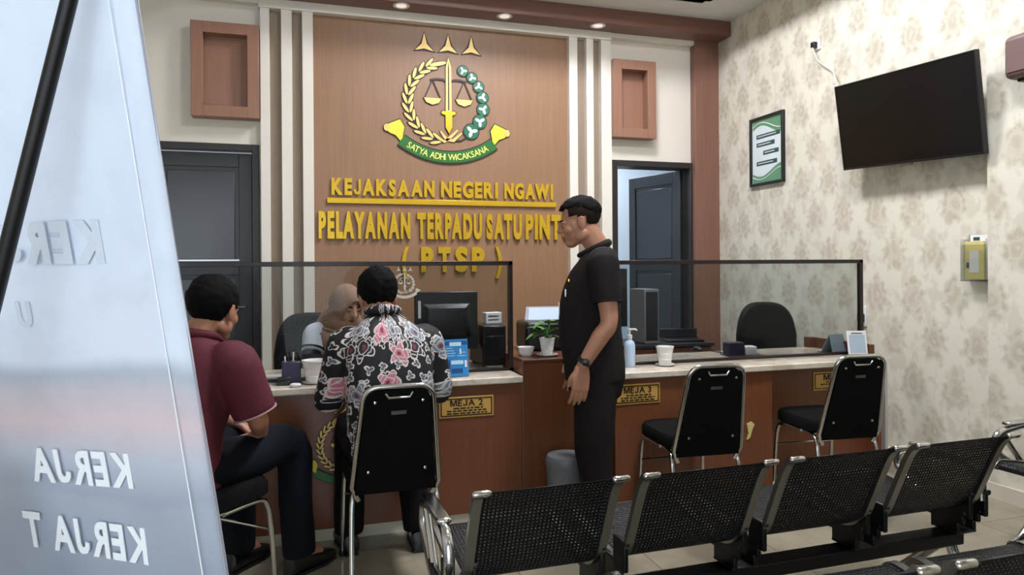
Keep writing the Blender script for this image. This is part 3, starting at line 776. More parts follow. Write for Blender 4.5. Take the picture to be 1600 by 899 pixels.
# ================================================================== VISITOR CHAIRS
def visitor_chair(label, x, y, rz):
    c = thing('visitor_chair', label, 'chair', (x, y, 0), rz, 'chrome framed visitor chairs')
    # seat
    sm = MB(); rings = []
    for z, k in ((.425, .93), (.435, 1), (.475, 1), (.492, .95), (.498, .86)):
        ring = []
        for j in range(32):
            an = 2 * PI * j / 32; e = 4.5
            cx = math.copysign(abs(math.cos(an)) ** (2 / e), math.cos(an)); cy = math.copysign(abs(math.sin(an)) ** (2 / e), math.sin(an))
            ring.append((cx * .195 * k, .03 + cy * .205 * k, z))
        rings.append(ring)
    sm.loft(rings); obj('seat', sm, 'black_fabric', c, smooth=True)
    # back: rounded panel reclining; profile in local (x, s) with s along the back
    th = math.radians(14); base = Vector((0, -.175, .40)); sv = Vector((0, -math.sin(th), math.cos(th))); nv = Vector((0, math.cos(th), math.sin(th)))
    def rr(w0, w1, h, r, n=6):
        pts = [(-w0, 0), (w0, 0)]
        for k in range(n + 1):
            a = PI / 2 * k / n; pts.append((w1 - r + r * math.cos(a), h - r + r * math.sin(a)))
        for k in range(n + 1):
            a = PI / 2 + PI / 2 * k / n; pts.append((-w1 + r + r * math.cos(a), h - r + r * math.sin(a)))
        return pts
    P3 = lambda s_, q, d: base + Vector((q[0], 0, 0)) + sv * q[1] + nv * d
    out = rr(.165, .13, .445, .05)
    mb = MB(); mb.loft([[P3(0, q, -.012) for q in out], [P3(0, q, .02) for q in out], [P3(0, (q[0] * .93, q[1] * .97 + .006), .04) for q in out]])
    bk = obj('backrest', mb, 'black_fabric', c, smooth=True)
    # chrome loop: up both sides and round the top
    loop = [(-.15, -.03)] + [(-.178, .03)] + [q for q in rr(.18, .142, .458, .06)[::-1][:-2]] + [(.178, .03), (.15, -.03)]
    fr = obj('back_frame', MB().tube([P3(0, q, 0) for q in loop], .011, 10), 'chrome', c, smooth=True)
    for q in ((-.095, .40), (.095, .40), (-.115, .1), (.115, .1)):
        p_ = P3(0, q, -.015); obj('screw', MB().ell(p_, (.008, .006, .008), 8), 'chrome', bk, smooth=True)
    lb = MB(); 
    lb.loft([[P3(0, q, -.013) for q in ((-.03, .345), (.03, .345), (.03, .36), (-.03, .36))], [P3(0, q, -.016) for q in ((-.03, .345), (.03, .345), (.03, .36), (-.03, .36))]])
    obj('name_label', lb, 'satin_steel', bk)
    hn = [(-.055, .438), (-.042, .417), (.042, .417), (.055, .438)]
    obj('handle_slot', MB().tube([P3(0, q, -.014) for q in hn], .006, 8), 'chrome', bk, smooth=True)
    # legs
    for s in (-1, 1):
        obj('leg', MB().tube([(s * .168, -.02, .415), (s * .172, .15, .415), (s * .176, .19, .385), (s * .18, .205, .3), (s * .187, .225, .012)], .0105, 10, smooth=4), 'chrome', c, smooth=True)
        obj('leg', MB().tube([(s * .155, .08, .418), (s * .166, -.10, .412), (s * .172, -.15, .38), (s * .178, -.175, .3), (s * .187, -.25, .012)], .0105, 10, smooth=4), 'chrome', c, smooth=True)
        for yy_ in (.225, -.25): obj('foot_cap', MB().lathe([(.012, 0), (.014, .004), (.014, .02), (.01, .03)], 12, (s * .187, yy_, 0)), 'black_plastic', c)
    obj('stretcher', MB().tube([(-.178, .2, .29), (.178, .2, .29)], .006, 8), 'chrome', c)
    obj('stretcher', MB().tube([(-.155, -.08, .412), (.155, -.08, .412)], .008, 8), 'chrome', c)
    return c
visitor_chair('black visitor chair under the man in the patterned shirt', .375, 3.085, math.radians(1))
visitor_chair('empty black visitor chair facing the MEJA 3 desk', 1.90, 3.165, math.radians(-4))
visitor_chair('empty black visitor chair facing the MEJA 4 plate', 2.79, 3.22, math.radians(-5))
visitor_chair('black visitor chair under the man in the maroon shirt', -.38, 2.90, math.radians(-42))

# ================================================================== WAITING BENCHES
BP = [(.43, .385), (.415, .405), (.38, .412), (.25, .392), (.10, .375), (.02, .385), (-.035, .43), (-.07, .50), (-.105, .58), (-.14, .655), (-.165, .69), (-.195, .705)]   # profile y, z
def cr(pts, n):
    out = []
    for i in range(len(pts) - 1):
        p0, p1, p2, p3 = [Vector(pts[k]) for k in (max(i - 1, 0), i, i + 1, min(i + 2, len(pts) - 1))]
        for k in range(n):
            u_ = k / n; out.append(.5 * ((2 * p1) + (p2 - p0) * u_ + (2 * p0 - 5 * p1 + 4 * p2 - p3) * u_ * u_ + (3 * p1 - p0 - 3 * p2 + p3) * u_ ** 3))
    return out + [Vector(pts[-1])]
prof = cr(BP, 12)
acc = [0]
for i in range(1, len(prof)): acc.append(acc[-1] + (prof[i] - prof[i - 1]).length)
def pf(s):
    for i in range(1, len(prof)):
        if s <= acc[i] or i == len(prof) - 1:
            u_ = (s - acc[i - 1]) / (acc[i] - acc[i - 1]); return prof[i - 1].lerp(prof[i], u_)
PITCH, SW = .512, .40
def shell_mesh():
    pit = .0125; nx = int((SW - .02) / pit); L = acc[-1]; ns = int((L - .03) / pit)
    x0 = -nx * pit / 2; s0 = (L - ns * pit) / 2; vs = []; fs = []
    def V(x, s): p_ = pf(s); vs.append((x, p_.x, p_.y)); return len(vs) - 1
    grid = [[V(x0 + i * pit, s0 + j * pit) for i in range(nx + 1)] for j in range(ns + 1)]
    r = .0025
    for j in range(ns):
        for i in range(nx):
            cx, cs = x0 + (i + .5) * pit, s0 + (j + .5) * pit
            h = [V(cx + r * a, cs + r * b) for a, b in ((-1, -.5), (-.5, -1), (.5, -1), (1, -.5), (1, .5), (.5, 1), (-.5, 1), (-1, .5))]
            A, B_, C_, D = grid[j][i], grid[j][i + 1], grid[j + 1][i + 1], grid[j + 1][i]
            fs += [(A, B_, h[2], h[1]), (B_, h[3], h[2]), (B_, C_, h[4], h[3]), (C_, h[5], h[4]), (C_, D, h[6], h[5]), (D, h[7], h[6]), (D, A, h[0], h[7]), (A, h[1], h[0])]
    # plain margins
    def strip_(xa, xb, sa, sb, n):
        for k in range(n):
            a, b = sa + (sb - sa) * k / n, sa + (sb - sa) * (k + 1) / n
            fs.append((V(xa, a), V(xb, a), V(xb, b), V(xa, b)))
    strip_(-SW / 2, x0, 0, L, 60); strip_(-x0, SW / 2, 0, L, 60); strip_(x0, -x0, 0, s0, 3); strip_(x0, -x0, L - s0, L, 3)
    me = bpy.data.meshes.new('shell'); me.from_pydata(vs, [], fs); me.materials.append(M['black_metal']); me.update()
    me.polygons.foreach_set('use_smooth', [True] * len(me.polygons)); return me
shell = shell_mesh()
def rim_mesh(s):
    """flat steel side bar that follows the profile from the rear of the seat to the top"""
    mb = MB(); rings = []
    for i in range(0, len(prof), 3):
        p_ = prof[i]; tg = (prof[min(i + 1, len(prof) - 1)] - prof[max(i - 1, 0)]).normalized(); nr = Vector((-tg.y, tg.x))
        rings.append([(s * (SW / 2 + dx), p_.x + nr.x * d, p_.y + nr.y * d) for dx, d in ((-.004, -.009), (.024, -.009), (.024, .009), (-.004, .009))])
    return mb.loft(rings).mesh('side_bar', 'satin_steel')
rims = {s: rim_mesh(s) for s in (-1, 1)}
cap_me = {s: MB().tube([(s * (SW / 2 - .012), prof[-1].x, prof[-1].y), (s * (SW / 2 + .026), prof[-1].x, prof[-1].y)], .0095, 10, round_caps=True).mesh('end_cap', 'chrome', True) for s in (-1, 1)}
def bench(label, x, y, rz, n, arms=True):
    b = thing('waiting_bench', label, 'bench', (x, y, 0), rz, 'perforated steel waiting benches')
    W = n * PITCH
    for k in range(n):
        cx = -W / 2 + (k + .5) * PITCH
        so = link('seat_shell', shell, b, (cx, 0, 0)); sd = so.modifiers.new('t', 'SOLIDIFY'); sd.thickness = .002
        for s in (-1, 1):
            link('side_bar', rims[s], so); link('end_cap', cap_me[s], so)
    obj('beam', MB().box((-W / 2 + .02, .02, .235), (W / 2 - .02, .10, .285)), 'black_metal', b, bevel=.006)
    xs = [-W / 2 + k * PITCH for k in range(n + 1)]
    for k, xx in enumerate(xs):
        xx = min(max(xx, -W / 2 + .03), W / 2 - .03)
        br_ = MB().box((xx - .05, .0, .285), (xx + .05, .12, .297)).box((xx - .048, .0, .29), (xx - .03, .12, .345)).box((xx + .03, .0, .29), (xx + .048, .12, .345)).box((xx - .048, -.02, .33), (xx - .03, .22, .385)).box((xx + .03, -.02, .33), (xx + .048, .22, .385))
        br_.box((xx - .048, -.05, .36), (xx - .03, .03, .46)).box((xx + .03, -.05, .36), (xx + .048, .03, .46))
        bo = obj('bracket', br_, 'black_metal', b, bevel=.008)
        for s in (-1, 1):
            for yy_, z_ in ((-.045, .455), (-.02, .375)): obj('bolt', MB().ell((xx + s * .04, yy_ - .008, z_), (.012, .008, .012), 8), 'black_plastic', bo, smooth=True)
    for xx in (-W / 2 + PITCH * .5, W / 2 - PITCH * .12) if n > 2 else (-W / 2 + .1, W / 2 - .1):
        lg = obj('leg', MB().tube([(xx, .34, .03), (xx, .28, .05), (xx, .15, .17), (xx, .07, .245)], .02, 10, smooth=5).tube([(xx, -.2, .03), (xx, -.1, .055), (xx, .01, .17), (xx, .05, .245)], .02, 10, smooth=5), 'chrome', b, smooth=True)
        for yy_ in (.345, -.205): obj('foot', MB().lathe([(.024, 0), (.026, .006), (.02, .016), (.012, .04)], 14, (xx, yy_, 0)), 'black_plastic', lg, smooth=True)
    if arms:
        for s in (-1, 1):
            xx = s * (W / 2 + .005)
            ar_ = obj('armrest', MB().tube([(xx, -.03, .42), (xx, -.02, .51), (xx, .06, .55), (xx, .28, .535), (xx, .345, .50), (xx, .33, .43), (xx, .18, .34), (xx, .06, .27)], .017, 12, smooth=6), 'chrome', b, smooth=True)
            obj('arm_pad', MB().cbox((xx, .15, .564), (.045, .26, .018)), 'chrome', ar_, bevel=.008)
            obj('arm_strut', MB().tube([(xx, .30, .52), (xx, .2, .4), (xx, .08, .27)], .013, 10, smooth=4), 'chrome', ar_, smooth=True)
    return b
bx0 = at(766, 772, 'Z', .70); bx1 = at(1562, 684, 'Z', .70)
bc = (bx0 + bx1) / 2
bench('four seat black perforated bench with chrome arms, in front of the desks', bc.x + .01, bc.y + .185, math.atan2(bx1.y - bx0.y, bx1.x - bx0.x), 4)
p = at(1590, 862, 'Z', .70)
bench('nearest black perforated bench, only its top edge in view at the lower right', p.x - SW / 2 - .02 + PITCH, p.y + .17, 0, 4)
p = at(1575, 838, 'Z', 0)
bench('black bench standing along the wallpapered wall at the right edge', 3.47, 1.72, math.radians(92), 3)
# ================================================================== THINGS ON AND BEHIND THE COUNTER
def onz(px, py, z=DZ): return at(px, py, 'Z', z + .001)
# blue flyer in an acrylic stand
a = onz(694, 588); 
FS = thing('flyer_stand', 'bright blue printed flyer standing on the left desk edge', 'flyer', (at(715, 588, 'Y', 3.54).x, 3.545, DZ), math.radians(4))
tlt = Matrix.Rotation(math.radians(-9), 4, 'X'); FW, FH = .125, .195
def lean(mb): return mb.xf(tlt)
sh = obj('sheet', lean(MB().box((-FW / 2, -.003, .004), (FW / 2, .001, FH))), 'flyer_blue', FS)
obj('stand_foot', MB().box((-FW / 2, -.01, 0), (FW / 2, .06, .004)), 'acrylic', FS)
for x0, x1, z0, z1, m_ in ((-.035, .028, .160, .180, 'flyer_light'), (-.052, -.02, .148, .151, 'flyer_light'), (-.052, -.012, .135, .138, 'flyer_light'), (-.052, -.005, .122, .125, 'flyer_light'), (-.052, -.01, .109, .112, 'flyer_light'),
                           (.018, .026, .118, .146, 'paper'), (.03, .05, .125, .128, 'flyer_light'), (.005, .05, .108, .111, 'flyer_light'), (-.03, .035, .066, .086, 'flyer_light'), (-.055, -.035, .03, .09, 'flyer_navy'), (.042, .054, .05, .085, 'paper'), (-.03, .03, .02, .045, 'flyer_navy'), (-.06, .06, .165, .185, 'flyer_navy')):
    yy0 = -.0036 if m_ == 'flyer_navy' else -.0044
    obj('print_block', lean(MB().box((x0, yy0, z0), (x1, -.002, z1))), m_, sh)
# cups and pots
def potcup(name, label, px, py, z, h, r0, r1, saucer, cat, mat='white_ceramic', Y=None, group=None):
    p = onz(px, py, z) if Y is None else Vector((at(px, py, 'Y', Y).x, Y, z))
    T = thing(name, label, cat, (p.x, p.y, z), 0, group)
    b = .006 if saucer else 0
    obj('cup', MB().lathe([(.001, b), (r0 * .8, b), (r0, b + .006), (r0 + (r1 - r0) * .5, b + h * .5), (r1, b + h * .92), (r1 + .003, b + h * .93), (r1 + .003, b + h), (r1 - .004, b + h), (r1 - .008, b + h * .8), (.001, b + h * .78)], 28), mat, T, smooth=True)
    if saucer: obj('saucer', MB().lathe([(.001, 0), (saucer * .7, 0), (saucer, .009), (saucer, .012), (saucer * .8, .008), (.001, .0055)], 28), mat, T, smooth=True)
    for k in range(2 if h > .07 else 0): obj('ring_line', MB().lathe([(r0 + (r1 - r0) * q, b + h * q) for q in (.3 + k * .3, .31 + k * .3)][:1] + [(r0 + (r1 - r0) * (.31 + k * .3) + .0015, b + h * (.315 + k * .3)), (r0 + (r1 - r0) * (.33 + k * .3), b + h * (.33 + k * .3))], 28), mat, T)
    return T
potcup('flower_pot', 'empty white ribbed pot on a saucer on the right desk', 1039, 566, DZ, .105, .034, .048, .055, 'pot', Y=3.565)
potcup('flower_pot', 'white ribbed pot beside the purple box on the left desk', 493, 599, DZ, .11, .046, .062, .06, 'pot')
potcup('plastic_tub', 'small white tub on the edge of the wooden cabinet', 822, 556, mz, .05, .035, .045, 0, 'tub')
# potted plant
PP = potcup('potted_plant', 'leafy green plant in a white pot on the wooden cabinet', 855, 556, mz, .095, .03, .042, .06, 'plant')
obj('soil', MB().lathe([(.001, .076), (.036, .076), (.036, .084), (.001, .086)], 16), 'soil', PP)
random.seed(11)
def leaf_mb(L, Wd):
    mb = MB(); n = 6; vs = []; fs = []
    for k in range(n + 1):
        u_ = k / n; wd_ = Wd * math.sin(PI * min(1, u_ * .92 + .06)) ** .8; z = -.35 * L * u_ * u_ ; y = L * u_
        vs += [(-wd_, y, z + wd_ * .35), (0, y, z), (wd_, y, z + wd_ * .35)]
    for k in range(n): 
        b = 3 * k; fs += [(b, b + 1, b + 4, b + 3), (b + 1, b + 2, b + 5, b + 4)]
    top = [Vector(v) + Vector((0, 0, .0015)) for v in vs]; nn_ = len(vs)
    return mb.add(vs, [f[::-1] for f in fs]).add(top, fs)
for k in range(15):
    an = k * 2.4 + random.uniform(-.3, .3); L = random.uniform(.05, .085); hgt = random.uniform(.10, .18); rr_ = random.uniform(.005, .035)
    st_ = obj('stem', MB().tube([(0, 0, .08), (math.cos(an) * rr_ * .5, math.sin(an) * rr_ * .5, .08 + (hgt - .08) * .6), (math.cos(an) * rr_, math.sin(an) * rr_, hgt)], .0018, 5), 'leaf_green', PP)
    lf_ = obj('leaf', leaf_mb(L, L * .38), 'leaf_green', PP, smooth=True)
    lf_.matrix_local = Matrix.Translation((math.cos(an) * rr_, math.sin(an) * rr_, hgt)) @ Matrix.Rotation(an - PI / 2, 4, 'Z') @ Matrix.Rotation(random.uniform(-.2, .7), 4, 'X')
lf_ = obj('leaf', leaf_mb(.11, .02), 'leaf_green', PP, smooth=True); lf_.matrix_local = Matrix.Translation((-.02, 0, .13)) @ Matrix.Rotation(math.radians(100), 4, 'Z') @ Matrix.Rotation(.0, 4, 'X')
# hand sanitiser
p = onz(984, 573)
B = thing('sanitizer_bottle', 'clear blue pump bottle of hand sanitiser on the right desk', 'bottle', (p.x, p.y, DZ))
obj('bottle', MB().lathe([(.001, 0), (.028, 0), (.031, .006), (.031, .12), (.026, .14), (.013, .15), (.012, .16), (.001, .16)], 24), 'bottle_blue', B, smooth=True)
pm = obj('pump', MB().lathe([(.014, .158), (.015, .16), (.015, .178), (.006, .182), (.006, .205), (.013, .208), (.013, .216), (.001, .217)], 16).tube([(0, 0, .211), (.03, -.01, .211), (.04, -.012, .203)], .005, 8), 'white_plastic', B, smooth=True)
# purple box + white box
p = onz(1158, 556)
B = thing('stamp_box', 'dark purple box with a white end on the right desk', 'box', (p.x, p.y + .03, DZ), math.radians(-10))
obj('body', MB().cbox((-.03, 0, .042), (.11, .09, .084)), 'purple_box', B, bevel=.008)
obj('white_end', MB().cbox((.065, -.01, .03), (.075, .075, .058)), 'paper', B, bevel=.006)
obj('tray', MB().cbox((.02, -.02, .003), (.24, .13, .006)), 'dark_plastic', B, bevel=.002)
p = onz(1090, 549)
tag(obj('computer_mouse', MB().ell((0, 0, .014), (.028, .045, .017), 16), 'black_plastic', smooth=True, loc=(p.x, p.y, DZ + .002)), 'small black computer mouse on the right desk', 'mouse')
c0 = onz(1130, 553); c1 = onz(1060, 552)
tag(obj('desk_cable', MB().tube([(p.x - .02, p.y + .03, DZ + .005), (p.x + .05, p.y + .12, DZ + .005), (c0.x, c0.y + .02, DZ + .005), (p.x + .1, p.y - .03, DZ + .005), (p.x - .1, p.y - .05, DZ + .005), (p.x - .2, p.y + .05, DZ + .005)], .003, 6, smooth=8), 'black_plastic', smooth=True), 'thin black cable looping over the right desk top', 'cable')
# card stand and leaflet block at the wall end
p = onz(1342, 551)
B = thing('card_stand', 'white framed card standing at the wall end of the right desk', 'card stand', (at(1341, 540, 'Y', 3.55).x, 3.55, DZ), math.radians(-14))
lean2 = Matrix.Rotation(math.radians(-10), 4, 'X')
obj('frame', MB().box((-.062, -.004, .004), (.062, .004, .155)).xf(lean2), 'white_plastic', B, bevel=.003)
obj('card', MB().box((-.05, -.0055, .018), (.05, -.003, .13)).xf(lean2), 'pale_blue_paper', B)
obj('print_line', MB().box((-.035, -.0065, .136), (.035, -.004, .144)).xf(lean2), 'satin_steel', B)
obj('base', MB().box((-.07, -.015, 0), (.07, .05, .006)), 'dark_plastic', B)
p = onz(1308, 550)
B = thing('desk_calendar', 'pale blue tent calendar beside the white card stand', 'calendar', (p.x - .005, 3.75, DZ), math.radians(8))
obj('leaf_front', MB().loft([[(-.085, -.035, .002), (.06, -.035, .002), (.06, -.032, .002), (-.085, -.032, .002)], [(-.06, .012, .115), (.06, .012, .115), (.06, .015, .115), (-.06, .015, .115)]]), 'pale_blue_paper', B)
obj('leaf_rear', MB().loft([[(-.085, .055, .002), (.06, .055, .002), (.06, .058, .002), (-.085, .058, .002)], [(-.06, .014, .115), (.06, .014, .115), (.06, .017, .115), (-.06, .017, .115)]]), 'pale_blue_paper', B)
obj('base', MB().box((-.1, -.05, 0), (.075, .07, .004)), 'dark_plastic', B)
# small wall phone just beyond the right screen post
p = at(1350, 497, 'X', WX)
B = thing('wall_switch', 'small white switch with a hanging plug behind the right screen post', 'switch', (WX, p.y, p.z), -PI / 2)
obj('plate', MB().box((-.03, -.012, -.06), (.03, 0, .08)), 'white_plastic', B, bevel=.004); obj('plug', MB().box((-.02, -.045, -.03), (.02, -.012, .03)), 'black_plastic', B, bevel=.005)
# monitor, seen from behind
def monitor(label, x, y, z, w_, h_, lift, rz):
    T = thing('computer_monitor', label, 'monitor', (x, y, z), rz, 'monitors on the counter')
    obj('back_shell', MB().box((-w_ / 2, -.012, lift), (w_ / 2, .018, lift + h_)).loft([[(-w_ * .38, -.012, lift + h_ * .2), (w_ * .38, -.012, lift + h_ * .2), (w_ * .38, -.012, lift + h_ * .8), (-w_ * .38, -.012, lift + h_ * .8)], [(-w_ * .3, -.04, lift + h_ * .28), (w_ * .3, -.04, lift + h_ * .28), (w_ * .3, -.04, lift + h_ * .72), (-w_ * .3, -.04, lift + h_ * .72)]]), 'dark_plastic', T, bevel=.005)
    obj('screen', MB().box((-w_ / 2 + .012, .0182, lift + .012), (w_ / 2 - .012, .0195, lift + h_ - .012)), 'tv_screen', T)
    obj('stand', MB().box((-.03, -.035, .01), (.03, -.012, lift + h_ * .4)), 'dark_plastic', T, bevel=.004)
    obj('foot', MB().lathe([(.001, 0), (.11, 0), (.11, .008), (.04, .014), (.001, .014)], 28), 'dark_plastic', T)
    obj('sticker', MB().box((-w_ / 2 + .02, -.0135, lift + h_ * .55), (-w_ / 2 + .035, -.0118, lift + h_ * .85)), 'paper', T)
    return T
p = at(697, 456, 'Y', 3.93)
monitor('black monitor seen from behind on the left desk', p.x, 3.93, DZ, .36, p.z - DZ - .10, .10, math.radians(-3))
# black computer box beside it and white calendar box
p = at(778, 506, 'Y', 3.95)
B = thing('computer_tower', 'black computer tower between the monitor and the screen post', 'computer', (p.x - .055, 3.96, DZ), math.radians(2))
hb = p.z - DZ
obj('case', MB().box((-.07, -.12, .006), (.07, .16, hb)), 'black_plastic', B, bevel=.012)
obj('front_grille', MB().box((-.05, -.124, .05), (.05, -.118, hb - .06)), 'dark_plastic', B, bevel=.002)
for sx in (-1, 1):
    for sy in (-1, 1): obj('foot', MB().cbox((sx * .05, .02 + sy * .1, .003), (.03, .03, .006)), 'black_plastic', B)
hp = hb
B2 = thing('calendar_box', 'small white printed box standing on the computer tower', 'box', (p.x - .025, 3.99, DZ + hp), math.radians(8))
obj('box', MB().box((-.05, -.03, 0), (.05, .03, .065)), 'paper', B2, bevel=.003); obj('print_line', MB().box((-.035, -.0315, .02), (.03, -.0295, .026)).box((-.035, -.0315, .04), (.03, -.0295, .048)), 'satin_steel', B2)
# cables on the desk under the monitor
p = onz(765, 574)
tag(obj('desk_cable', MB().tube([(p.x - .12, p.y, DZ + .006), (p.x - .06, p.y + .03, DZ + .012), (p.x, p.y - .01, DZ + .006), (p.x + .05, p.y + .035, DZ + .012), (p.x + .08, p.y, DZ + .006), (p.x - .02, p.y - .03, DZ + .006)], .0045, 6, smooth=6), 'satin_steel', smooth=True), 'tangled grey cable on the left desk behind the screen', 'cable')
# printer with open grey lid on the wooden cabinet
p = at(852, 552, 'Y', 3.9)
B = thing('printer', 'black printer with raised grey paper tray on the wooden cabinet', 'printer', (p.x, 3.95, mz), math.radians(-4))
obj('body', MB().box((-.13, -.12, .004), (.15, .14, .17)), 'black_plastic', B, bevel=.02)
obj('paper_tray', MB().loft([[(-.09, .07, .165), (.14, .07, .165), (.14, .076, .165), (-.09, .076, .165)], [(-.065, .13, .245), (.16, .13, .245), (.16, .136, .245), (-.065, .136, .245)]]), 'grey_bin', B)
obj('paper_stack', MB().loft([[(-.07, .062, .17), (.12, .062, .17), (.12, .068, .17), (-.07, .068, .17)], [(-.05, .122, .238), (.14, .122, .238), (.14, .128, .238), (-.05, .128, .238)]]), 'pale_blue_paper', B)
obj('output_slot', MB().box((-.1, -.124, .05), (.12, -.118, .10)), 'dark_plastic', B); obj('foot', MB().box((-.12, -.1, 0), (.14, .12, .004)), 'black_plastic', B)
# pencil box, stamp pad etc. left desk
p = onz(462, 599)
B = thing('pen_holder', 'dark purple patterned box of pens on the left desk', 'box', (p.x - .02, 3.62, DZ), math.radians(5))
obj('box', MB().cbox((0, 0, .055), (.085, .07, .108)), 'purple_box', B, bevel=.004)
for k in range(4): obj('pen', MB().tube([(-.025 + k * .017, .01 * (k % 2), .06), (-.03 + k * .02, .014 * (k % 2), .135 + .01 * (k % 3))], .004, 6), ('cable_white', 'black_plastic')[k % 2], B)
p = onz(443, 603)
tag(obj('stapler', MB().box((-.03, -.02, 0), (.03, .02, .022)).box((-.028, -.014, .022), (.034, .014, .04)), 'black_plastic', bevel=.004, loc=(p.x, p.y + .02, DZ)), 'small black stapler beside the pen box on the left desk', 'stapler')
p = onz(460, 604)
tag(obj('tape_roll', MB().tube([(.018 * math.cos(k * PI / 8), .018 * math.sin(k * PI / 8), .01) for k in range(17)], .008, 8), 'white_plastic', smooth=True, loc=(p.x + .005, p.y - .02, DZ)), 'small round tape roll in front of the pen box', 'tape')
p = onz(428, 590)
tag(obj('paper_sheet', MB().box((-.09, -.05, 0), (.09, .05, .003)), 'paper', loc=(p.x, p.y + .05, DZ)), 'white paper lying on the left desk beside the stapler', 'paper')
p = at(391, 580, 'Y', 3.62)
tag(obj('curled_paper', MB().loft([[(.05 * math.cos(a_) * k_, .05 * math.sin(a_) * k_, z_) for a_ in [PI * .1 + j * PI * 1.3 / 9 for j in range(10)] for k_ in (1,)] + [(.05 * math.cos(a_) * .96, .05 * math.sin(a_) * .96, z_) for a_ in [PI * .1 + (9 - j) * PI * 1.3 / 9 for j in range(10)]] for z_ in (.0, .05, .11)]), 'paper', smooth=True, loc=(p.x, 3.60, DZ)), 'curled white paper standing on the left desk beside the maroon shirt', 'paper')
# right rear: low dark cabinet with computer
CB = thing('side_cabinet', 'low dark cabinet behind the right desk', 'cabinet', (2.55, 4.98, 0))
obj('body', MB().box((-.5, -.22, .05), (.5, .25, .70)), 'desk_wood_dark', CB); obj('top_board', MB().box((-.52, -.24, .70), (.52, .26, .725)), 'door_dark', CB, bevel=.003)
obj('plinth', MB().box((-.48, -.18, 0), (.48, .24, .05)), 'black_plastic', CB)
for s in (-1, 1):
    d_ = obj('door', MB().box((-.49 if s < 0 else .005, -.235, .06), (-.005 if s < 0 else .49, -.22, .69)), 'desk_wood_dark', CB, bevel=.003)
    obj('handle', MB().tube([(s * .04, -.238, .38), (s * .04, -.26, .39), (s * .04, -.26, .47), (s * .04, -.238, .48)], .005, 8), 'satin_steel', d_)
p = at(1013, 536, 'Y', 4.85)
B = thing('computer_tower', 'grey computer tower on the dark cabinet behind the standing man', 'computer', (p.x, 4.87, .725), 0)
ht = at(1013, 452, 'Y', 4.8).z - .725
obj('case', MB().box((-.06, -.08, .004), (.06, .16, ht)), 'grey_bin', B, bevel=.006); obj('front', MB().box((-.05, -.084, .03), (.05, -.078, ht - .02)), 'dark_plastic', B, bevel=.002); obj('foot', MB().box((-.05, -.07, 0), (.05, .15, .004)), 'black_plastic', B)
p = at(975, 420, 'Y', 4.95)
monitor('black monitor on the dark cabinet, half hidden by the standing man', p.x - .13, 5.0, .725, .38, p.z - .725 - .12, .12, math.radians(8))
p = at(1072, 540, 'Y', 4.9)
B = thing('laptop', 'black laptop on the dark cabinet beside the grey tower', 'laptop', (p.x - .02, 4.93, .725), math.radians(-15))
obj('base', MB().box((-.15, -.1, 0), (.15, .1, .018)), 'black_plastic', B, bevel=.004)
obj('lid', MB().box((-.15, .095, .016), (.15, .107, .09)), 'dark_plastic', B, bevel=.004)
# waste bin
p = at(886, 790, 'Y', 3.36)
B = thing('waste_bin', 'grey plastic waste bin behind the standing man', 'bin', (at(885, 720, 'Y', 3.38).x, 3.375, 0))
zt = at(885, 716, 'Y', 3.27).z
obj('body', MB().lathe([(.001, 0), (.085, 0), (.09, .01), (.108, zt - .05), (.108, zt - .045), (.001, zt - .045)], 32), 'grey_bin', B, smooth=True)
obj('lid', MB().lathe([(.112, zt - .06), (.113, zt - .04), (.10, zt - .012), (.05, zt), (.001, zt)], 32), 'grey_bin', B, smooth=True)
# ---- office chairs
def office_chair(label, x, y, rz, w_, zt_, mat):
    T = thing('office_chair', label, 'chair', (x, y, 0), rz, 'office chairs behind the counter')
    h_ = zt_ - .52
    def ring(k, yo):
        pts = []
        for j in range(36):
            an = 2 * PI * j / 36; e = 3.2
            cx = math.copysign(abs(math.cos(an)) ** (2 / e), math.cos(an)); cz = math.copysign(abs(math.sin(an)) ** (2 / e), math.sin(an))
            wv = w_ / 2 * (1 - .16 * max(0, cz)) * k
            x_ = cx * wv; pts.append((x_, yo + .12 * (x_ / .25) ** 2 * .5, .52 + h_ / 2 + cz * h_ / 2 * k))
        return pts
    obj('backrest', MB().loft([ring(.9, -.275), ring(1, -.255), ring(1, -.225), ring(.92, -.195)]), mat, T, smooth=True)
    sr = []
    for z, k in ((.43, .95), (.45, 1), (.49, 1), (.515, .9)):
        sr.append([(math.copysign(abs(math.cos(2 * PI * j / 32)) ** .5, math.cos(2 * PI * j / 32)) * .24 * k, math.copysign(abs(math.sin(2 * PI * j / 32)) ** .5, math.sin(2 * PI * j / 32)) * .23 * k, z) for j in range(32)])
    obj('seat', MB().loft(sr), mat, T, smooth=True)
    obj('back_stem', MB().tube([(0, -.1, .42), (0, -.29, .44), (0, -.3, .75)], .02, 8, smooth=4), 'black_plastic', T)
    obj('gas_column', MB().lathe([(.03, .12), (.03, .3), (.02, .3), (.02, .43)], 16), 'black_metal', T)
    for s in (-1, 1): obj('armrest', MB().tube([(s * .2, .0, .44), (s * .28, .0, .47), (s * .28, .0, .64), (s * .28, .14, .66), (s * .28, -.14, .66)], .016, 8, smooth=3), 'black_plastic', T, smooth=True)
    for k in range(5):
        an = k * 2 * PI / 5 + .3; c_, s_ = math.cos(an), math.sin(an)
        lg = obj('base_arm', MB().tube([(0, 0, .12), (c_ * .28, s_ * .28, .075)], [.028, .016], 8), 'black_plastic', T)
        obj('castor', MB().ell((c_ * .28, s_ * .28, .03), (.03, .03, .03), 12), 'black_plastic', lg, smooth=True)
    return T
p = at(1180, 472, 'Y', 4.75)
office_chair('empty black office chair behind the right desk', p.x, 4.5, math.radians(165), .47, p.z, 'black_leather')
p = at(478, 492, 'Y', 4.5)
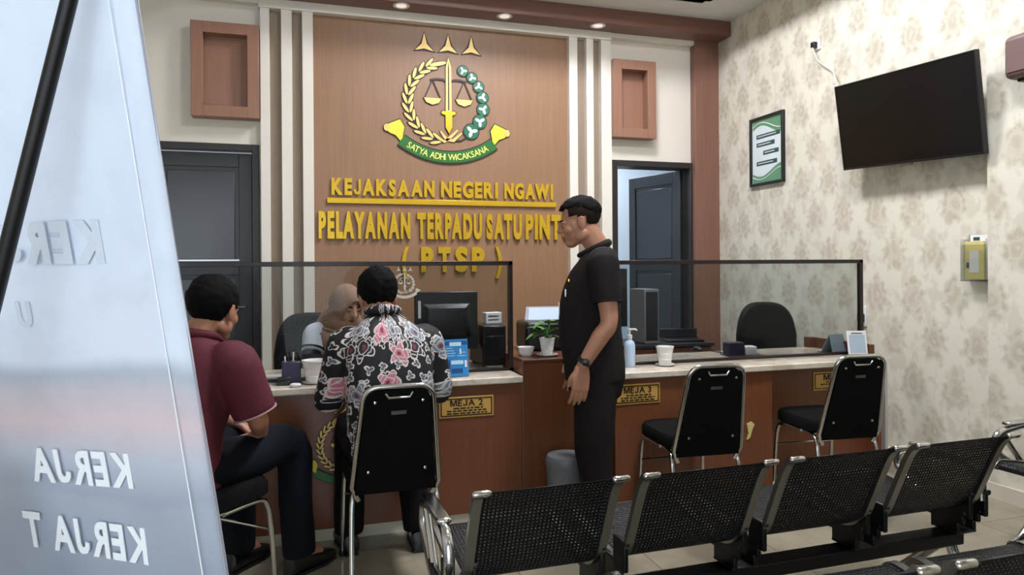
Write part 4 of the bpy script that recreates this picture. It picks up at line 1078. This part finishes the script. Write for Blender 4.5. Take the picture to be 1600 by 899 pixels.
office_chair('black office chair behind the woman in the headscarf', p.x + .10, 4.5, math.radians(200), .48, p.z, 'black_leather')

# ================================================================== BANNER STAND, seen from behind
e = Vector((-.863, .505, 0)).normalized()
P1, P2 = Vector((-.237, 1.089, 1.874)), Vector((-.119, 1.29, .79))
g = (P1 - P2).normalized(); nb = e.cross(g).normalized()
if nb.dot(CAM - P1) < 0: nb = -nb
BWd = .80; Lb = (P1.z - .06) / g.z; bot = P1 - g * Lb
BN = thing('banner_stand', 'tall white printed banner on a black X stand in the left foreground', 'banner', (bot.x, bot.y, .0))
B0 = Vector((bot.x, bot.y, 0))
def bp(u_, v_, d=0): return bot + e * u_ + g * v_ + nb * d - B0      # u to the left, v up along the cloth, d towards the camera
def wave(uu, vv): return .006 * math.sin(uu * 9 + vv * 3) * math.sin(PI * uu) - .012 * math.sin(PI * vv) * math.sin(PI * uu) + .003 * math.sin(vv * 11 + uu * 4)
cl = MB(); nu, nv_ = 24, 48; gr = []
for j in range(nv_ + 1):
    row = []
    for i in range(nu + 1):
        uu, vv = i / nu, j / nv_
        row.append(bp(uu * BWd, vv * Lb, wave(uu, vv)))
    gr.append(row)
vs = [p_ for r_ in gr for p_ in r_]; n1 = nu + 1
cl.add(vs, [(j * n1 + i, j * n1 + i + 1, (j + 1) * n1 + i + 1, (j + 1) * n1 + i) for j in range(nv_) for i in range(nu)])
clo = obj('cloth', cl, 'banner_cloth', BN, smooth=True); sd = clo.modifiers.new('t', 'SOLIDIFY'); sd.thickness = .0012; sd.offset = -1
obj('hem', MB().tube([bp(.002, 0), bp(.002, Lb * .5), bp(.002, Lb)], .0022, 6), 'banner_edge', clo)
obj('hem', MB().loft([[bp(.045, 0, .003), bp(.047, 0, .003), bp(.047, 0, .004), bp(.045, 0, .004)], [bp(.045, Lb, .003), bp(.047, Lb, .003), bp(.047, Lb, .004), bp(.045, Lb, .004)]]), 'banner_print_light', clo)
hub = bp(BWd * .5, Lb * .49, .14)
for k, (u_, v_) in enumerate(((.01, Lb - .01), (BWd - .01, Lb - .01))):
    obj('strut', MB().tube([hub, bp(u_, v_, .016)], [.0125, .0105], 10), 'black_metal', BN, smooth=True)
for k, (u_, v_) in enumerate(((.01, .01), (BWd - .01, .01))):
    obj('strut', MB().tube([hub, bp(u_, v_, .016)], [.0125, .0105], 10), 'black_metal', BN, smooth=True)
q = bp(BWd * .5, 0, .0); rear = Vector((q.x, q.y, 0)) + Vector((nb.x, nb.y, 0)).normalized() * .38; rear.z = .012
obj('rear_leg', MB().tube([hub, rear], .0115, 10), 'black_metal', BN, smooth=True)
obj('hub', MB().ell(hub, (.04, .04, .04), 14), 'black_plastic', BN, smooth=True)
for u_, v_ in ((.012, .012), (BWd - .012, .012), (.012, Lb - .012), (BWd - .012, Lb - .012)):
    obj('eyelet', MB().ell(bp(u_, v_, .004), (.012, .012, .012), 10), 'chrome', BN, smooth=True)
for u_ in (.01, BWd - .01): obj('front_foot', MB().tube([bp(u_, .01, .016), Vector((bp(u_, 0).x, bp(u_, 0).y, .008))], .011, 8), 'black_metal', BN)
# mirrored print that shows through
fm = Matrix((e * -1, nb * -1, g)).transposed().to_4x4()     # local x to the right, z up the cloth, -y towards the camera
PR = []
def banner_words(text, px_right, py_base, hgt, width, mat, skew, bold, yoff=.006):
    # find u, v of the pixel on the cloth plane
    x = px_right - 800; y = PY - py_base
    a_ = x * math.cos(ROLL) + y * math.sin(ROLL); b_ = -x * math.sin(ROLL) + y * math.cos(ROLL)
    d = F * FOC + R * a_ + U * b_
    k = (bot - CAM).dot(nb) / d.dot(nb); P = CAM + d * k - bot
    u_, v_ = P.dot(e), P.dot(g)
    yoff = max(wave(min(1, (u_ + width * k_) / BWd), (v_ + hgt * .5) / Lb) for k_ in (0, .5, 1)) + .0015
    base = Matrix.Translation(bp(u_, v_, yoff)) @ fm @ Matrix.Rotation(skew, 4, 'Y')
    items = []; xx = 0
    for ch in text:
        if ch == ' ': xx += .3; continue
        me, wd_ = glyph(ch, bold, .001, mat); items.append((me, xx)); xx += wd_ + .10
    sx = width / (xx - .1); sz = hgt / .7
    for me, lx in items:
        o = link('letter', me, clo); o.matrix_local = base @ Matrix(((-sx, 0, 0, -lx * sx), (0, 0, -1, 0), (0, sz, 0, 0), (0, 0, 0, 1)))
banner_words('KERJA', 205, 765, .062, .21, 'banner_print_light', math.radians(0), .03)
banner_words('KERJA T', 228, 885, .068, .26, 'banner_print_light', math.radians(3), .03)
banner_words('KERJA', 163, 408, .062, .26, 'banner_print_grey', 0, .06)
banner_words('U', 45, 512, .04, .03, 'banner_print_grey', 0, .05)
# ================================================================== PEOPLE
V = Vector
def ring_torso(mb, rings, n=28, e=2.5):
    """rings: (centre, half width, half depth); section planes follow the spine"""
    out = []
    cs = [V(r[0]) for r in rings]
    for i, (c, a, b) in enumerate(rings):
        tg = (cs[min(i + 1, len(cs) - 1)] - cs[max(i - 1, 0)]).normalized(); A = V((1, 0, 0)); A = (A - tg * A.dot(tg)).normalized(); B_ = tg.cross(A)
        rr_ = []
        for j in range(n):
            an = 2 * PI * j / n
            x = math.copysign(abs(math.cos(an)) ** (2 / e), math.cos(an)); y = math.copysign(abs(math.sin(an)) ** (2 / e), math.sin(an))
            rr_.append(V(c) + A * x * a + B_ * y * b)
        out.append(rr_)
    mb.loft(out)
def dense(rings, k=4):
    """Catmull-Rom refinement of torso rings"""
    q = [list(r[0]) + [r[1], r[2]] for r in rings]; out = []
    for i in range(len(q) - 1):
        p = [q[max(i - 1, 0)], q[i], q[i + 1], q[min(i + 2, len(q) - 1)]]
        for s in range(k):
            u_ = s / k
            w_ = [.5 * (2 * p[1][d] + (p[2][d] - p[0][d]) * u_ + (2 * p[0][d] - 5 * p[1][d] + 4 * p[2][d] - p[3][d]) * u_ ** 2 + (3 * p[1][d] - p[0][d] - 3 * p[2][d] + p[3][d]) * u_ ** 3) for d in range(5)]
            out.append((w_[:3], max(w_[3], .01), max(w_[4], .01)))
    out.append(rings[-1]); return out
def hand(mb, wrist, d, pn, thumb, curl=.35, sc=1.):
    """wrist point, finger direction d, palm normal pn (palm faces pn), thumb side vector"""
    d = V(d).normalized(); pn = V(pn); pn = (pn - d * pn.dot(d)).normalized(); sd = d.cross(pn); sd = sd if sd.dot(V(thumb)) > 0 else -sd
    W = V(wrist)
    for k in range(4):   # palm as side by side rays
        o = (k - 1.5) * .019 * sc
        mb.tube([W + sd * -o * .55, W + d * .04 * sc - sd * o * .9, W + d * .088 * sc - sd * o], [.017 * sc, .0155 * sc, .0125 * sc], 10, smooth=2, round_caps=True)
    for k, L in enumerate((.072, .08, .075, .058)):
        o = -(k - 1.5) * .0195 * sc; p = W + d * .088 * sc + sd * o; pts = [p]; dd = d.copy(); an = 0
        dd = (d + sd * o * 2.2).normalized()
        for s, f in enumerate((.45, .32, .23)):
            an += curl * (.7, 1, .8)[s]
            v_ = dd * math.cos(an) + pn * math.sin(an); p = p + v_ * L * f * sc; pts.append(p)
        mb.tube(pts, [.0095 * sc, .009 * sc, .0082 * sc, .007 * sc], 9, smooth=3, round_caps=True)
    b = W + d * .022 * sc + sd * .024 * sc
    mb.tube([W + d * .01 * sc, b, b + (d * .8 + sd * .55 + pn * .25).normalized() * .036 * sc, b + (d * .95 + sd * .35 + pn * .35).normalized() * .066 * sc], [.016 * sc, .0145 * sc, .0115 * sc, .008 * sc], 9, smooth=3, round_caps=True)
def head_shapes(mb, T, female=False):
    """head centre at T origin; y forward, z up; about 0.235 m tall"""
    def P(*c): return T @ V(c)
    r3 = T.to_3x3()
    E = lambda c, r: mb.ell(P(*c), r, 24, r3)
    E((0, -.018, .034), (.074, .094, .083))
    E((0, .014, -.01), (.068, .076, .085))
    E((0, .030, -.050), (.056, .056, .058))
    E((0, .056, -.09), (.033, .032, .026)); E((0, .03, -.078), (.045, .04, .026))
    for s in (-1, 1):
        E((s * .038, .052, -.028), (.026, .028, .028))
        E((s * .05, .0, -.065), (.016, .038, .028))
        E((s * .031, .073, .012), (.022, .014, .010))       # brow
        mb.ell(P(s * .076, -.012, -.012), (.011, .02, .032), 14, r3 @ Matrix.Rotation(s * .25, 3, 'Z'))
        mb.tube([P(s * .077, .004, -.022), P(s * .083, -.008, .012), P(s * .082, -.026, .01), P(s * .08, -.026, -.012), P(s * .078, -.008, -.042)], [.005, .005, .006, .006, .007], 8, smooth=3, round_caps=True)
    mb.tube([P(0, .082, .016), P(0, .093, -.004), P(0, .104, -.024)], [.009, .010, .013], 12, smooth=3, round_caps=True)
    for s in (-1, 1): mb.ell(P(s * .012, .092, -.027), (.009, .011, .008), 10, r3)
    mb.tube([P(-.02, .079, -.058), P(0, .088, -.055), P(.02, .079, -.058)], [.005, .009, .005], 8, smooth=3, round_caps=True)
    mb.tube([P(-.018, .077, -.069), P(0, .085, -.069), P(.018, .077, -.069)], [.005, .009, .005], 8, smooth=3, round_caps=True)
def face_parts(par, T, skin='skin', brow='hair'):
    r3 = T.to_3x3()
    def P(*c): return T @ V(c)
    for s in (-1, 1):
        ey = obj('eye', MB().ell(P(s * .031, .0745, -.002), (.013, .009, .007), 14, r3), 'eye_white', par, smooth=True)
        obj('iris', MB().ell(P(s * .031, .0815, -.003), (.0055, .003, .0055), 10, r3), 'eye_dark', par, smooth=True)
        obj('upper_lid', MB().ell(P(s * .031, .0748, .0015), (.014, .0105, .0078), 14, r3), skin, par, smooth=True)
        obj('eyelid', MB().tube([P(s * .018, .080, -.005), P(s * .031, .0855, -.0055), P(s * .044, .077, -.005)], .0016, 6, smooth=3), 'eye_dark', par)
        obj('eyebrow', MB().tube([P(s * .014, .086, .019), P(s * .032, .085, .024), P(s * .05, .071, .019)], [.003, .0038, .002], 6, smooth=3), brow, par, smooth=True)
    obj('lips', MB().tube([P(-.021, .0835, -.061), P(0, .0955, -.0585), P(.021, .0835, -.061)], [.002, .0045, .002], 8, smooth=3, round_caps=True).tube([P(-.019, .081, -.066), P(0, .0925, -.0675), P(.019, .081, -.066)], [.002, .005, .002], 8, smooth=3, round_caps=True), 'lip', par, smooth=True)
def hair_cap(par, T, keep, rad=(.082, .103, .091), c=(0, -.020, .037), mat='hair', name='hair', th=.012, rough=.005, extra=None):
    mb = MB(); n, k_ = 56, 40; grid = []
    vs, fs = [], []
    for i in range(k_ + 1):
        a = PI * i / k_
        for j in range(n):
            b = 2 * PI * j / n
            p = V((rad[0] * math.sin(a) * math.cos(b), rad[1] * math.sin(a) * math.sin(b), rad[2] * math.cos(a)))
            q = p * (1 + rough * 8 * noise.noise(p * 45) + rough * 5 * noise.noise(p * 110)) + V(c)
            if extra: q = extra(q)
            vs.append(q)
    for i in range(k_):
        for j in range(n):
            f = (i * n + j, (i + 1) * n + j, (i + 1) * n + (j + 1) % n, i * n + (j + 1) % n)
            m_ = sum((vs[x] for x in f), V()) / 4
            if keep(m_ + V((0, 0, .006 * noise.noise(m_ * 60)))): fs.append(f)
    used = sorted({x for f in fs for x in f}); ix = {x: k for k, x in enumerate(used)}
    mb.add([T @ vs[x] for x in used], [tuple(ix[x] for x in f) for f in fs])
    o = obj(name, mb, mat, par, smooth=True); s_ = o.modifiers.new('t', 'SOLIDIFY'); s_.thickness = th; s_.offset = -1
    return o
def shoe(par, ankle, fwd, mat='shoe_black', L=.27):
    f = V((fwd[0], fwd[1], 0)).normalized(); s = V((f.y, -f.x, 0)); A = V((ankle[0], ankle[1], 0)) - f * .07
    rings = []
    for u_, w_, h_ in ((0, .022, .05), (.04, .034, .085), (.25, .037, .095), (.45, .04, .07), (.7, .047, .052), (.9, .04, .042), (1, .018, .03)):
        c = A + f * u_ * L; ring = []
        for j in range(14):
            an = 2 * PI * j / 14; ring.append(c + s * w_ * math.copysign(abs(math.cos(an)) ** .7, math.cos(an)) + V((0, 0, h_ / 2 + .008 + (h_ / 2) * math.copysign(abs(math.sin(an)) ** .7, math.sin(an)))))
        rings.append(ring)
    o = obj('shoe', MB().loft(rings), mat, par, smooth=True)
    so = [[A + f * u_ * L + s * w_ + V((0, 0, z)) for u_, w_ in ((0, -.026), (.3, -.036), (.7, -.046), (.97, -.026), (.97, .026), (.7, .046), (.3, .036), (0, .026))] for z in (0, .014)]
    obj('sole', MB().loft(so), 'black_plastic', o)
    return o
lerp = lambda a, b, k: V(a).lerp(V(b), k)
def HT(c, pitch=0, yaw=0, roll=0, s=1.):
    return Matrix.Translation(c) @ Matrix.Rotation(yaw, 4, 'Z') @ Matrix.Rotation(-pitch, 4, 'X') @ Matrix.Rotation(roll, 4, 'Y') @ Matrix.Scale(s, 4)

# ---------------------------------------------------------------- standing man in dark uniform
pm_ = at(925, 600, 'Y', 3.17)
PS = thing('person', 'man standing in a dark brown short sleeved uniform, looking down at the desk', 'person', (pm_.x, 3.17, 0), math.radians(70))
HB = HT((0, .058, 1.532), math.radians(13), math.radians(-4), 0, 1.0)
tor = [((0, -.01, .80), .155, .115), ((0, .0, .95), .15, .125), ((0, .01, 1.06), .152, .132), ((0, .0, 1.2), .165, .118), ((0, -.025, 1.31), .165, .085), ((0, -.03, 1.37), .09, .065)]
arms = {-1: [(-.185, -.045, 1.325), (-.235, -.065, 1.06), (-.225, .055, .862)], 1: [(.185, -.035, 1.325), (.235, -.03, 1.06), (.225, .07, .86)]}
legs = {s: [(s * .085, -.01, .83), (s * .1, .005, .46), (s * .105, -.035, .07)] for s in (-1, 1)}
mb = MB(); ring_torso(mb, dense(tor))
mb.tube([(0, -.05, 1.33), (0, -.03, 1.41), HB @ V((0, -.025, -.04))], [.066, .058, .056], 16, smooth=4, round_caps=True)
head_shapes(mb, HB)
for s in (-1, 1):
    a = arms[s]; mb.tube([a[0], lerp(a[0], a[1], .5), a[1], lerp(a[1], a[2], .35), a[2]], [.056, .048, .040, .041, .028], 14, smooth=5, round_caps=True)
    hand(mb, V(a[2]) + V((0, .004, -.012)), (0, .09, -1), (-s * .9, .35, 0), (0, 1, 0), .28, 1.08)
    l = legs[s]; mb.tube([l[0], l[1], l[2]], [.08, .052, .036], 14, smooth=5, round_caps=True); mb.tube([l[2], V(l[2]) + V((0, .12, -.03))], [.036, .03], 10, round_caps=True)
body = remesh('body', mb, 'skin', .0042, 5, PS)
face_parts(body, HB)
def man_hair(q):
    y, z = q.y, q.z
    if y > .02: return z > .062 + max(0, (.05 - y)) * -.2
    if y > -.025: return z > .03 if abs(q.x) > .03 else True
    return z > -.045
hair_cap(PS, HB, lambda q: q.z > (.074 if q.y > .0 else .074 + q.y * .5), th=.012, rad=(.0772, .1005, .0905), rough=.006, extra=lambda q: q + V((0, .006 * max(0, q.y / .08), .010 * max(0, q.y / .08))) if q.z > .06 else q)
hair_cap(PS, HB, lambda q: (q.z <= (.08 if q.y > .0 else .08 + q.y * .5)) and q.y < .04 and q.z > (.03 if q.y > .0 else (-.004 if q.y > -.035 else -.045)) and not (abs(q.x) > .05 and -.04 < q.y < .008 and q.z < .018), rad=(.0762, .097, .0865), mat='hair_fade', name='short_side_hair', th=.006, rough=.002)
mb = MB(); ring_torso(mb, dense([((0, -.015, .765), .178, .145), ((0, -.01, .86), .176, .148), ((0, .008, 1.0), .17, .152), ((0, .008, 1.12), .176, .146), ((0, -.005, 1.23), .184, .128), ((0, -.03, 1.325), .18, .092), ((0, -.036, 1.375), .10, .074), ((0, -.034, 1.395), .074, .066)]))
for s in (-1, 1):
    a = arms[s]; mb.tube([V(a[0]) + V((-s * .05, 0, .01)), a[0], lerp(a[0], a[1], .35), lerp(a[0], a[1], .66)], [.07, .076, .072, .068], 18, smooth=4)
sh_ = remesh('shirt', mb, 'uniform', .008, 5, PS, .004)
obj('collar', MB().tube([(-.03, .055, 1.37), (-.062, .0, 1.395), (-.052, -.06, 1.42), (0, -.083, 1.43), (.052, -.06, 1.42), (.062, .0, 1.395), (.03, .055, 1.37)], [.013, .016, .019, .02, .019, .016, .013], 8, smooth=4, round_caps=True), 'uniform', sh_, smooth=True)
for s in (-1, 1): obj('sleeve_hem', MB().tube([lerp(arms[s][0], arms[s][1], .63), lerp(arms[s][0], arms[s][1], .67)], .0705, 20), 'uniform', sh_, smooth=True)
obj('name_badge', MB().cbox((-.08, .128, 1.19), (.06, .006, .035)), 'paper', sh_); obj('shoulder_badge', MB().cbox((-.1, .112, 1.25), (.02, .006, .012)), 'gold', sh_)
obj('identity_card', MB().cbox((-.03, .158, 1.10), (.05, .004, .08)), 'paper', sh_)
for k in range(5): obj('button', MB().ell((0, (.112, .141, .156, .156, .14)[k], 1.25 - .1 * k), (.006, .004, .006), 8), 'eye_dark', sh_)
mb = MB(); ring_torso(mb, dense([((0, -.015, .70), .165, .125), ((0, -.02, .80), .17, .135), ((0, -.012, .9), .16, .13)]))
for s in (-1, 1): mb.tube([(s * .085, -.015, .82), (s * .095, -.01, .62), (s * .103, .0, .44), (s * .105, -.02, .25), (s * .106, -.035, .05)], [.1, .098, .086, .08, .08], 18, smooth=4)
remesh('trousers', mb, 'uniform_trousers', .009, 4, PS, .005)
for s in (-1, 1): shoe(PS, (s * .106, -.03, 0), (s * .15, 1))
wr_ = V(arms[-1][2]) + V((0, -.008, .02)); dv = (V(arms[-1][1]) - V(arms[-1][2])).normalized()
wt = obj('wristwatch', MB().tube([wr_ - dv * .011, wr_ + dv * .011], .0335, 18), 'black_plastic', PS, smooth=True)
obj('watch_face', MB().ell(wr_ + V((-.034, -.004, 0)), (.006, .018, .018), 14), 'dark_plastic', wt, smooth=True)

# ---------------------------------------------------------------- seated man, patterned shirt, back to the camera
def seated(par, tor, shirt_tor, neck, HB, arms, legs, skin, shirt_mat, trouser_mat, sleeve_k, shirt_r, fn=None, handdir=(0, 1, 0), wr=.004, sleeves_to_wrist=False, female=False, vox=.005):
    mb = MB(); ring_torso(mb, dense(tor)); mb.tube(neck, [.064, .056, .054], 16, smooth=4, round_caps=True); head_shapes(mb, HB, female)
    for s in (-1, 1):
        a = arms[s]; mb.tube([a[0], lerp(a[0], a[1], .5), a[1], lerp(a[1], a[2], .35), a[2]], [.054, .046, .038, .038, .027], 14, smooth=5, round_caps=True)
        hd_ = (V(a[2]) - V(a[1])).normalized(); hand(mb, V(a[2]) + hd_ * .012, hd_, a[3] if len(a) > 3 else (0, 0, -1), (-s, .2, 0), .32, 1.)
        l = legs[s]; mb.tube(l, [.078, .05, .034], 14, smooth=5, round_caps=True); mb.tube([l[2], V(l[2]) + (V(l[1]) - V(l[0])).normalized() * .1 + V((0, 0, -.02))], [.034, .03], 10, round_caps=True)
    body = remesh('body', mb, skin, vox, 5, par)
    mb = MB(); ring_torso(mb, dense(shirt_tor))
    for s in (-1, 1):
        a = arms[s]; pts = [V(a[0]) + V((-s * .06, 0, .0)), V(a[0])]; rr_ = [.068, shirt_r]
        if sleeve_k <= 1: pts += [lerp(a[0], a[1], sleeve_k * .5), lerp(a[0], a[1], sleeve_k)]; rr_ += [shirt_r * .96, shirt_r * .92]
        else: pts += [lerp(a[0], a[1], .5), V(a[1]), lerp(a[1], a[2], sleeve_k - 1)]; rr_ += [shirt_r * .96, shirt_r * .86, shirt_r * .7]
        mb.tube(pts, rr_, 18, smooth=4)
    sh_ = remesh('shirt', mb, shirt_mat, .008, 5, par, wr, fn)
    mb = MB(); ring_torso(mb, dense([(tor[0][0], .17, .125), (lerp(tor[0][0], tor[1][0], .5), .168, .125), (tor[1][0], .15, .115)]))
    for s in (-1, 1):
        l = legs[s]; d_ = (V(l[2]) - V(l[1])).normalized(); mb.tube([l[0], lerp(l[0], l[1], .5), l[1], lerp(l[1], l[2], .5), V(l[2]) + d_ * -.005], [.1, .092, .078, .07, .068], 18, smooth=4)
    remesh('trousers', mb, trouser_mat, .009, 4, par, .004)
    for s in (-1, 1): shoe(par, legs[s][2], (V(legs[s][1]) - V(legs[s][0]))[:2])
    return body, sh_
def pat(me):
    at_ = me.attributes.new('pat', 'FLOAT_VECTOR', 'POINT'); d = []
    for v in me.vertices:
        p = v.co; an = math.atan2(p.x, -(p.y - .06)) ; d += [an * .21, p.z, 0]
    at_.data.foreach_set('vector', d)
hx = at(592, 600, 'Y', 3.05)
PB = thing('person', 'man seated in a black floral patterned shirt, back to the camera', 'person', (.372, 3.09, 0), math.radians(3))
hb = at(591, 454, 'Y', 3.22); hl = (hb.x - .372, hb.y - 3.09)
HB = HT((hl[0], hl[1] - .0, hb.z - .03), math.radians(24), math.radians(8), 0, 1.0)
arms = {-1: [(-.18, .05, .985), (-.245, .09, .735), (-.10, .36, .80), (0, 0, -1)], 1: [(.185, .05, .985), (.245, .09, .745), (.12, .36, .80), (0, 0, -1)]}
legs = {-1: [(-.09, -.06, .56), (-.125, .29, .565), (-.14, .27, .08)], 1: [(.09, -.06, .56), (.135, .29, .565), (.17, .2, .08)]}
tor = [((0, -.03, .55), .15, .10), ((0, -.04, .68), .145, .10), ((0, -.01, .84), .16, .11), ((0, .04, .99), .165, .09), ((0, .075, 1.06), .09, .065)]
sht = [((0, -.02, .50), .175, .115), ((0, -.03, .60), .18, .12), ((0, -.035, .72), .185, .125), ((0, -.0, .87), .195, .135), ((0, .03, .99), .185, .11), ((0, .07, 1.06), .12, .08), ((0, .085, 1.095), .08, .066)]
body, sh_ = seated(PB, tor, sht, [(0, .06, 1.02), (hl[0] * .5, .095, 1.09), HB @ V((0, -.025, -.04))], HB, arms, legs, 'skin', 'batik', 'trousers_black', 1.3, .074, pat, wr=.006)
face_parts(body, HB)
def thick_hair(q): return q.z > (.05 if q.y > .03 else (.0 if q.y > 0 else (-.02 if q.y > -.03 else -.075)))
def vol(q): return q + V((0, -.004, .004 + .01 * max(0, q.z)))
hair_cap(PB, HB, thick_hair, rad=(.089, .108, .1), th=.02, rough=.008, extra=vol, c=(0, -.02, .03))
co_ = obj('collar', MB().tube([(-.055 + hl[0] * .4, .15, 1.085), (-.072 + hl[0] * .4, .09, 1.115), (-.05 + hl[0] * .4, .035, 1.13), (hl[0] * .4, .015, 1.135), (.05 + hl[0] * .4, .035, 1.13), (.072 + hl[0] * .4, .09, 1.115), (.055 + hl[0] * .4, .15, 1.085)], [.014, .018, .021, .022, .021, .018, .014], 10, smooth=4, round_caps=True), 'batik', sh_, smooth=True)
pat(co_.data)
for s in (-1, 1):
    l = legs[s]; obj('sock', MB().tube([V(l[2]) + V((0, 0, -.02)), lerp(l[2], l[1], .16)], .042, 14), 'sock', PB, smooth=True)

# ---------------------------------------------------------------- seated man in maroon shirt
PMx, PMy = -.40, 2.94
PM = thing('person', 'man seated in a maroon polo shirt, turned away towards the desk', 'person', (PMx, PMy, 0), math.radians(-42))
rot = Matrix.Rotation(math.radians(42), 3, 'Z')
hb = at(336, 484, 'Y', 3.0); hv = rot @ (hb - V((PMx, PMy, 0)))
HB = HT(hv, math.radians(12), math.radians(16), 0, 1.04)
sx = hv.x * .7; sy = hv.y - .06
arms = {-1: [(-.2 + sx, sy - .03, hv.z - .19), (-.25 + sx, sy + .1, .78), (-.09, .3, .66), (0, 0, -1)], 1: [(.205 + sx, sy - .03, hv.z - .19), (.255 + sx, sy + .03, .755), (.10, .26, .64), (0, 0, -1)]}
legs = {-1: [(-.09, -.05, .56), (-.14, .38, .565), (-.13, .36, .08)], 1: [(.09, -.05, .56), (.13, .40, .565), (.14, .44, .08)]}
nz_ = hv.z - .125
tor = [((0, -.09, .55), .15, .11), ((sx * .2, -.09, .68), .145, .115), ((sx * .6, sy * .5 - .06, .86), .16, .118), ((sx, sy - .045, nz_ - .05), .168, .09), ((sx, sy - .02, nz_), .09, .065)]
sht = [((0, -.07, .49), .185, .15), ((0, -.09, .60), .19, .158), ((sx * .2, -.085, .72), .188, .155), ((sx * .6, sy * .5 - .055, .87), .196, .15), ((sx, sy - .048, nz_ - .055), .192, .112), ((sx, sy - .03, nz_ + .0), .12, .08), ((sx, sy - .024, nz_ + .025), .08, .066)]
body, sh_ = seated(PM, tor, sht, [(sx, sy - .04, nz_ - .03), (sx, sy - .01, nz_ + .04), HB @ V((0, -.025, -.04))], HB, arms, legs, 'skin', 'maroon', 'denim', .92, .086, None, wr=.006)
face_parts(body, HB)
hair_cap(PM, HB, thick_hair, rad=(.088, .107, .098), th=.018, rough=.007, extra=vol, c=(0, -.02, .03))
obj('collar', MB().tube([(-.05 + sx, sy + .05, nz_ + .005), (-.075 + sx, sy - .01, nz_ + .03), (-.05 + sx, sy - .075, nz_ + .045), (sx, sy - .095, nz_ + .05), (.05 + sx, sy - .075, nz_ + .045), (.075 + sx, sy - .01, nz_ + .03), (.05 + sx, sy + .05, nz_ + .005)], [.012, .016, .018, .019, .018, .016, .012], 10, smooth=4, round_caps=True), 'maroon', sh_, smooth=True)
for s in (-1, 1):
    a = arms[s]; obj('sleeve_trim', MB().tube([lerp(a[0], a[1], .90), lerp(a[0], a[1], .925)], .0815, 20), 'maroon_trim', sh_, smooth=True)

# ---------------------------------------------------------------- seated woman in a headscarf behind the desk
WXp, WYp = at(530, 560, 'Y', 4.36).x, 4.36
PW = thing('person', 'woman in a beige headscarf and white shirt seated behind the left desk', 'person', (WXp, WYp, 0), math.radians(202))
rot = Matrix.Rotation(math.radians(-202), 3, 'Z')
hb = at(541, 477, 'Y', 4.20); hv = rot @ (hb - V((WXp, WYp, 0)))
HB = HT(hv, math.radians(22), math.radians(10), 0, .98)
sx = hv.x * .6; sy = hv.y - .10; nz_ = hv.z - .14
arms = {1: [(.15 + sx, sy - .02, nz_ - .03), (.21 + sx, sy + .05, .78), (.13, .36, .80), (0, 0, -1)], -1: [(-.17 + sx, sy - .02, nz_ - .03), (-.26 + sx, sy + .08, .82), (-.1, .34, .80), (0, 0, -1)]}
legs = {s: [(s * .09, -.06, .55), (s * .11, .26, .55), (s * .11, .2, .08)] for s in (-1, 1)}
tor = [((0, -.10, .54), .15, .11), ((sx * .2, -.09, .66), .13, .105), ((sx * .6, sy * .5 - .04, .80), .145, .108), ((sx, sy - .03, nz_ - .045), .15, .085), ((sx, sy - .01, nz_), .08, .06)]
sht = [((0, -.09, .50), .175, .13), ((0, -.10, .60), .17, .135), ((sx * .2, -.085, .68), .16, .13), ((sx * .6, sy * .5 - .035, .81), .168, .13), ((sx, sy - .03, nz_ - .05), .165, .1), ((sx, sy - .015, nz_), .1, .075)]
body, sh_ = seated(PW, tor, sht, [(sx, sy - .03, nz_ - .03), (sx, sy, nz_ + .04), HB @ V((0, -.025, -.04))], HB, arms, legs, 'skin_light', 'shirt_white', 'trousers_black', .66, .07, None, wr=.004, female=True)
face_parts(body, HB, 'skin_light')
mb = MB()
for s in (-1, 1):
    a = arms[s]; mb2 = MB().tube([lerp(a[0], a[1], .5), V(a[1]), lerp(a[1], a[2], .5), lerp(a[1], a[2], .97)], [.056, .05, .046, .036], 16, smooth=4)
    obj('inner_sleeve', mb2, 'sleeve_black', sh_, smooth=True)
    obj('sleeve_stripe', MB().tube([lerp(a[0], a[1], .54), lerp(a[0], a[1], .57)], .0745, 20), 'sleeve_black', sh_, smooth=True)
# headscarf: hood with a face opening, drape over neck and shoulders
def hood(q):
    d = (q - V((0, .01, -.012)))
    return not (d.y > .035 and (d.x / .056) ** 2 + ((d.z + .004) / .076) ** 2 < 1)
sc_ = hair_cap(PW, HB, hood, rad=(.09, .112, .122), c=(0, -.008, .005), mat='hijab', name='headscarf', th=.012, rough=.001)
mb = MB()
ring_torso(mb, dense([((sx, sy - .02, nz_ - .10), .17, .125), ((sx, sy - .01, nz_ - .03), .165, .13), ((sx + (hv.x - sx) * .4, sy + .01, nz_ + .04), .128, .118), (tuple(HB @ V((0, -.02, -.07))), .094, .098), (tuple(HB @ V((0, -.03, -.02))), .06, .06)]))
remesh('scarf_drape', mb, 'hijab', .007, 4, sc_, .006)
for k in range(4):
    z_ = nz_ + .05 - k * .03
    obj('scarf_fold', MB().tube([(sx + hv.x * .1 - .10 - k * .015, sy + .05, z_ + .02), (sx + hv.x * .1, sy + .125 + k * .004, z_ - .02), (sx + hv.x * .1 + .10 + k * .015, sy + .05, z_ + .02)], [.006, .012, .006], 8, smooth=4, round_caps=True), 'hijab', sc_, smooth=True)
bpy.data.scenes.remove(TMP)
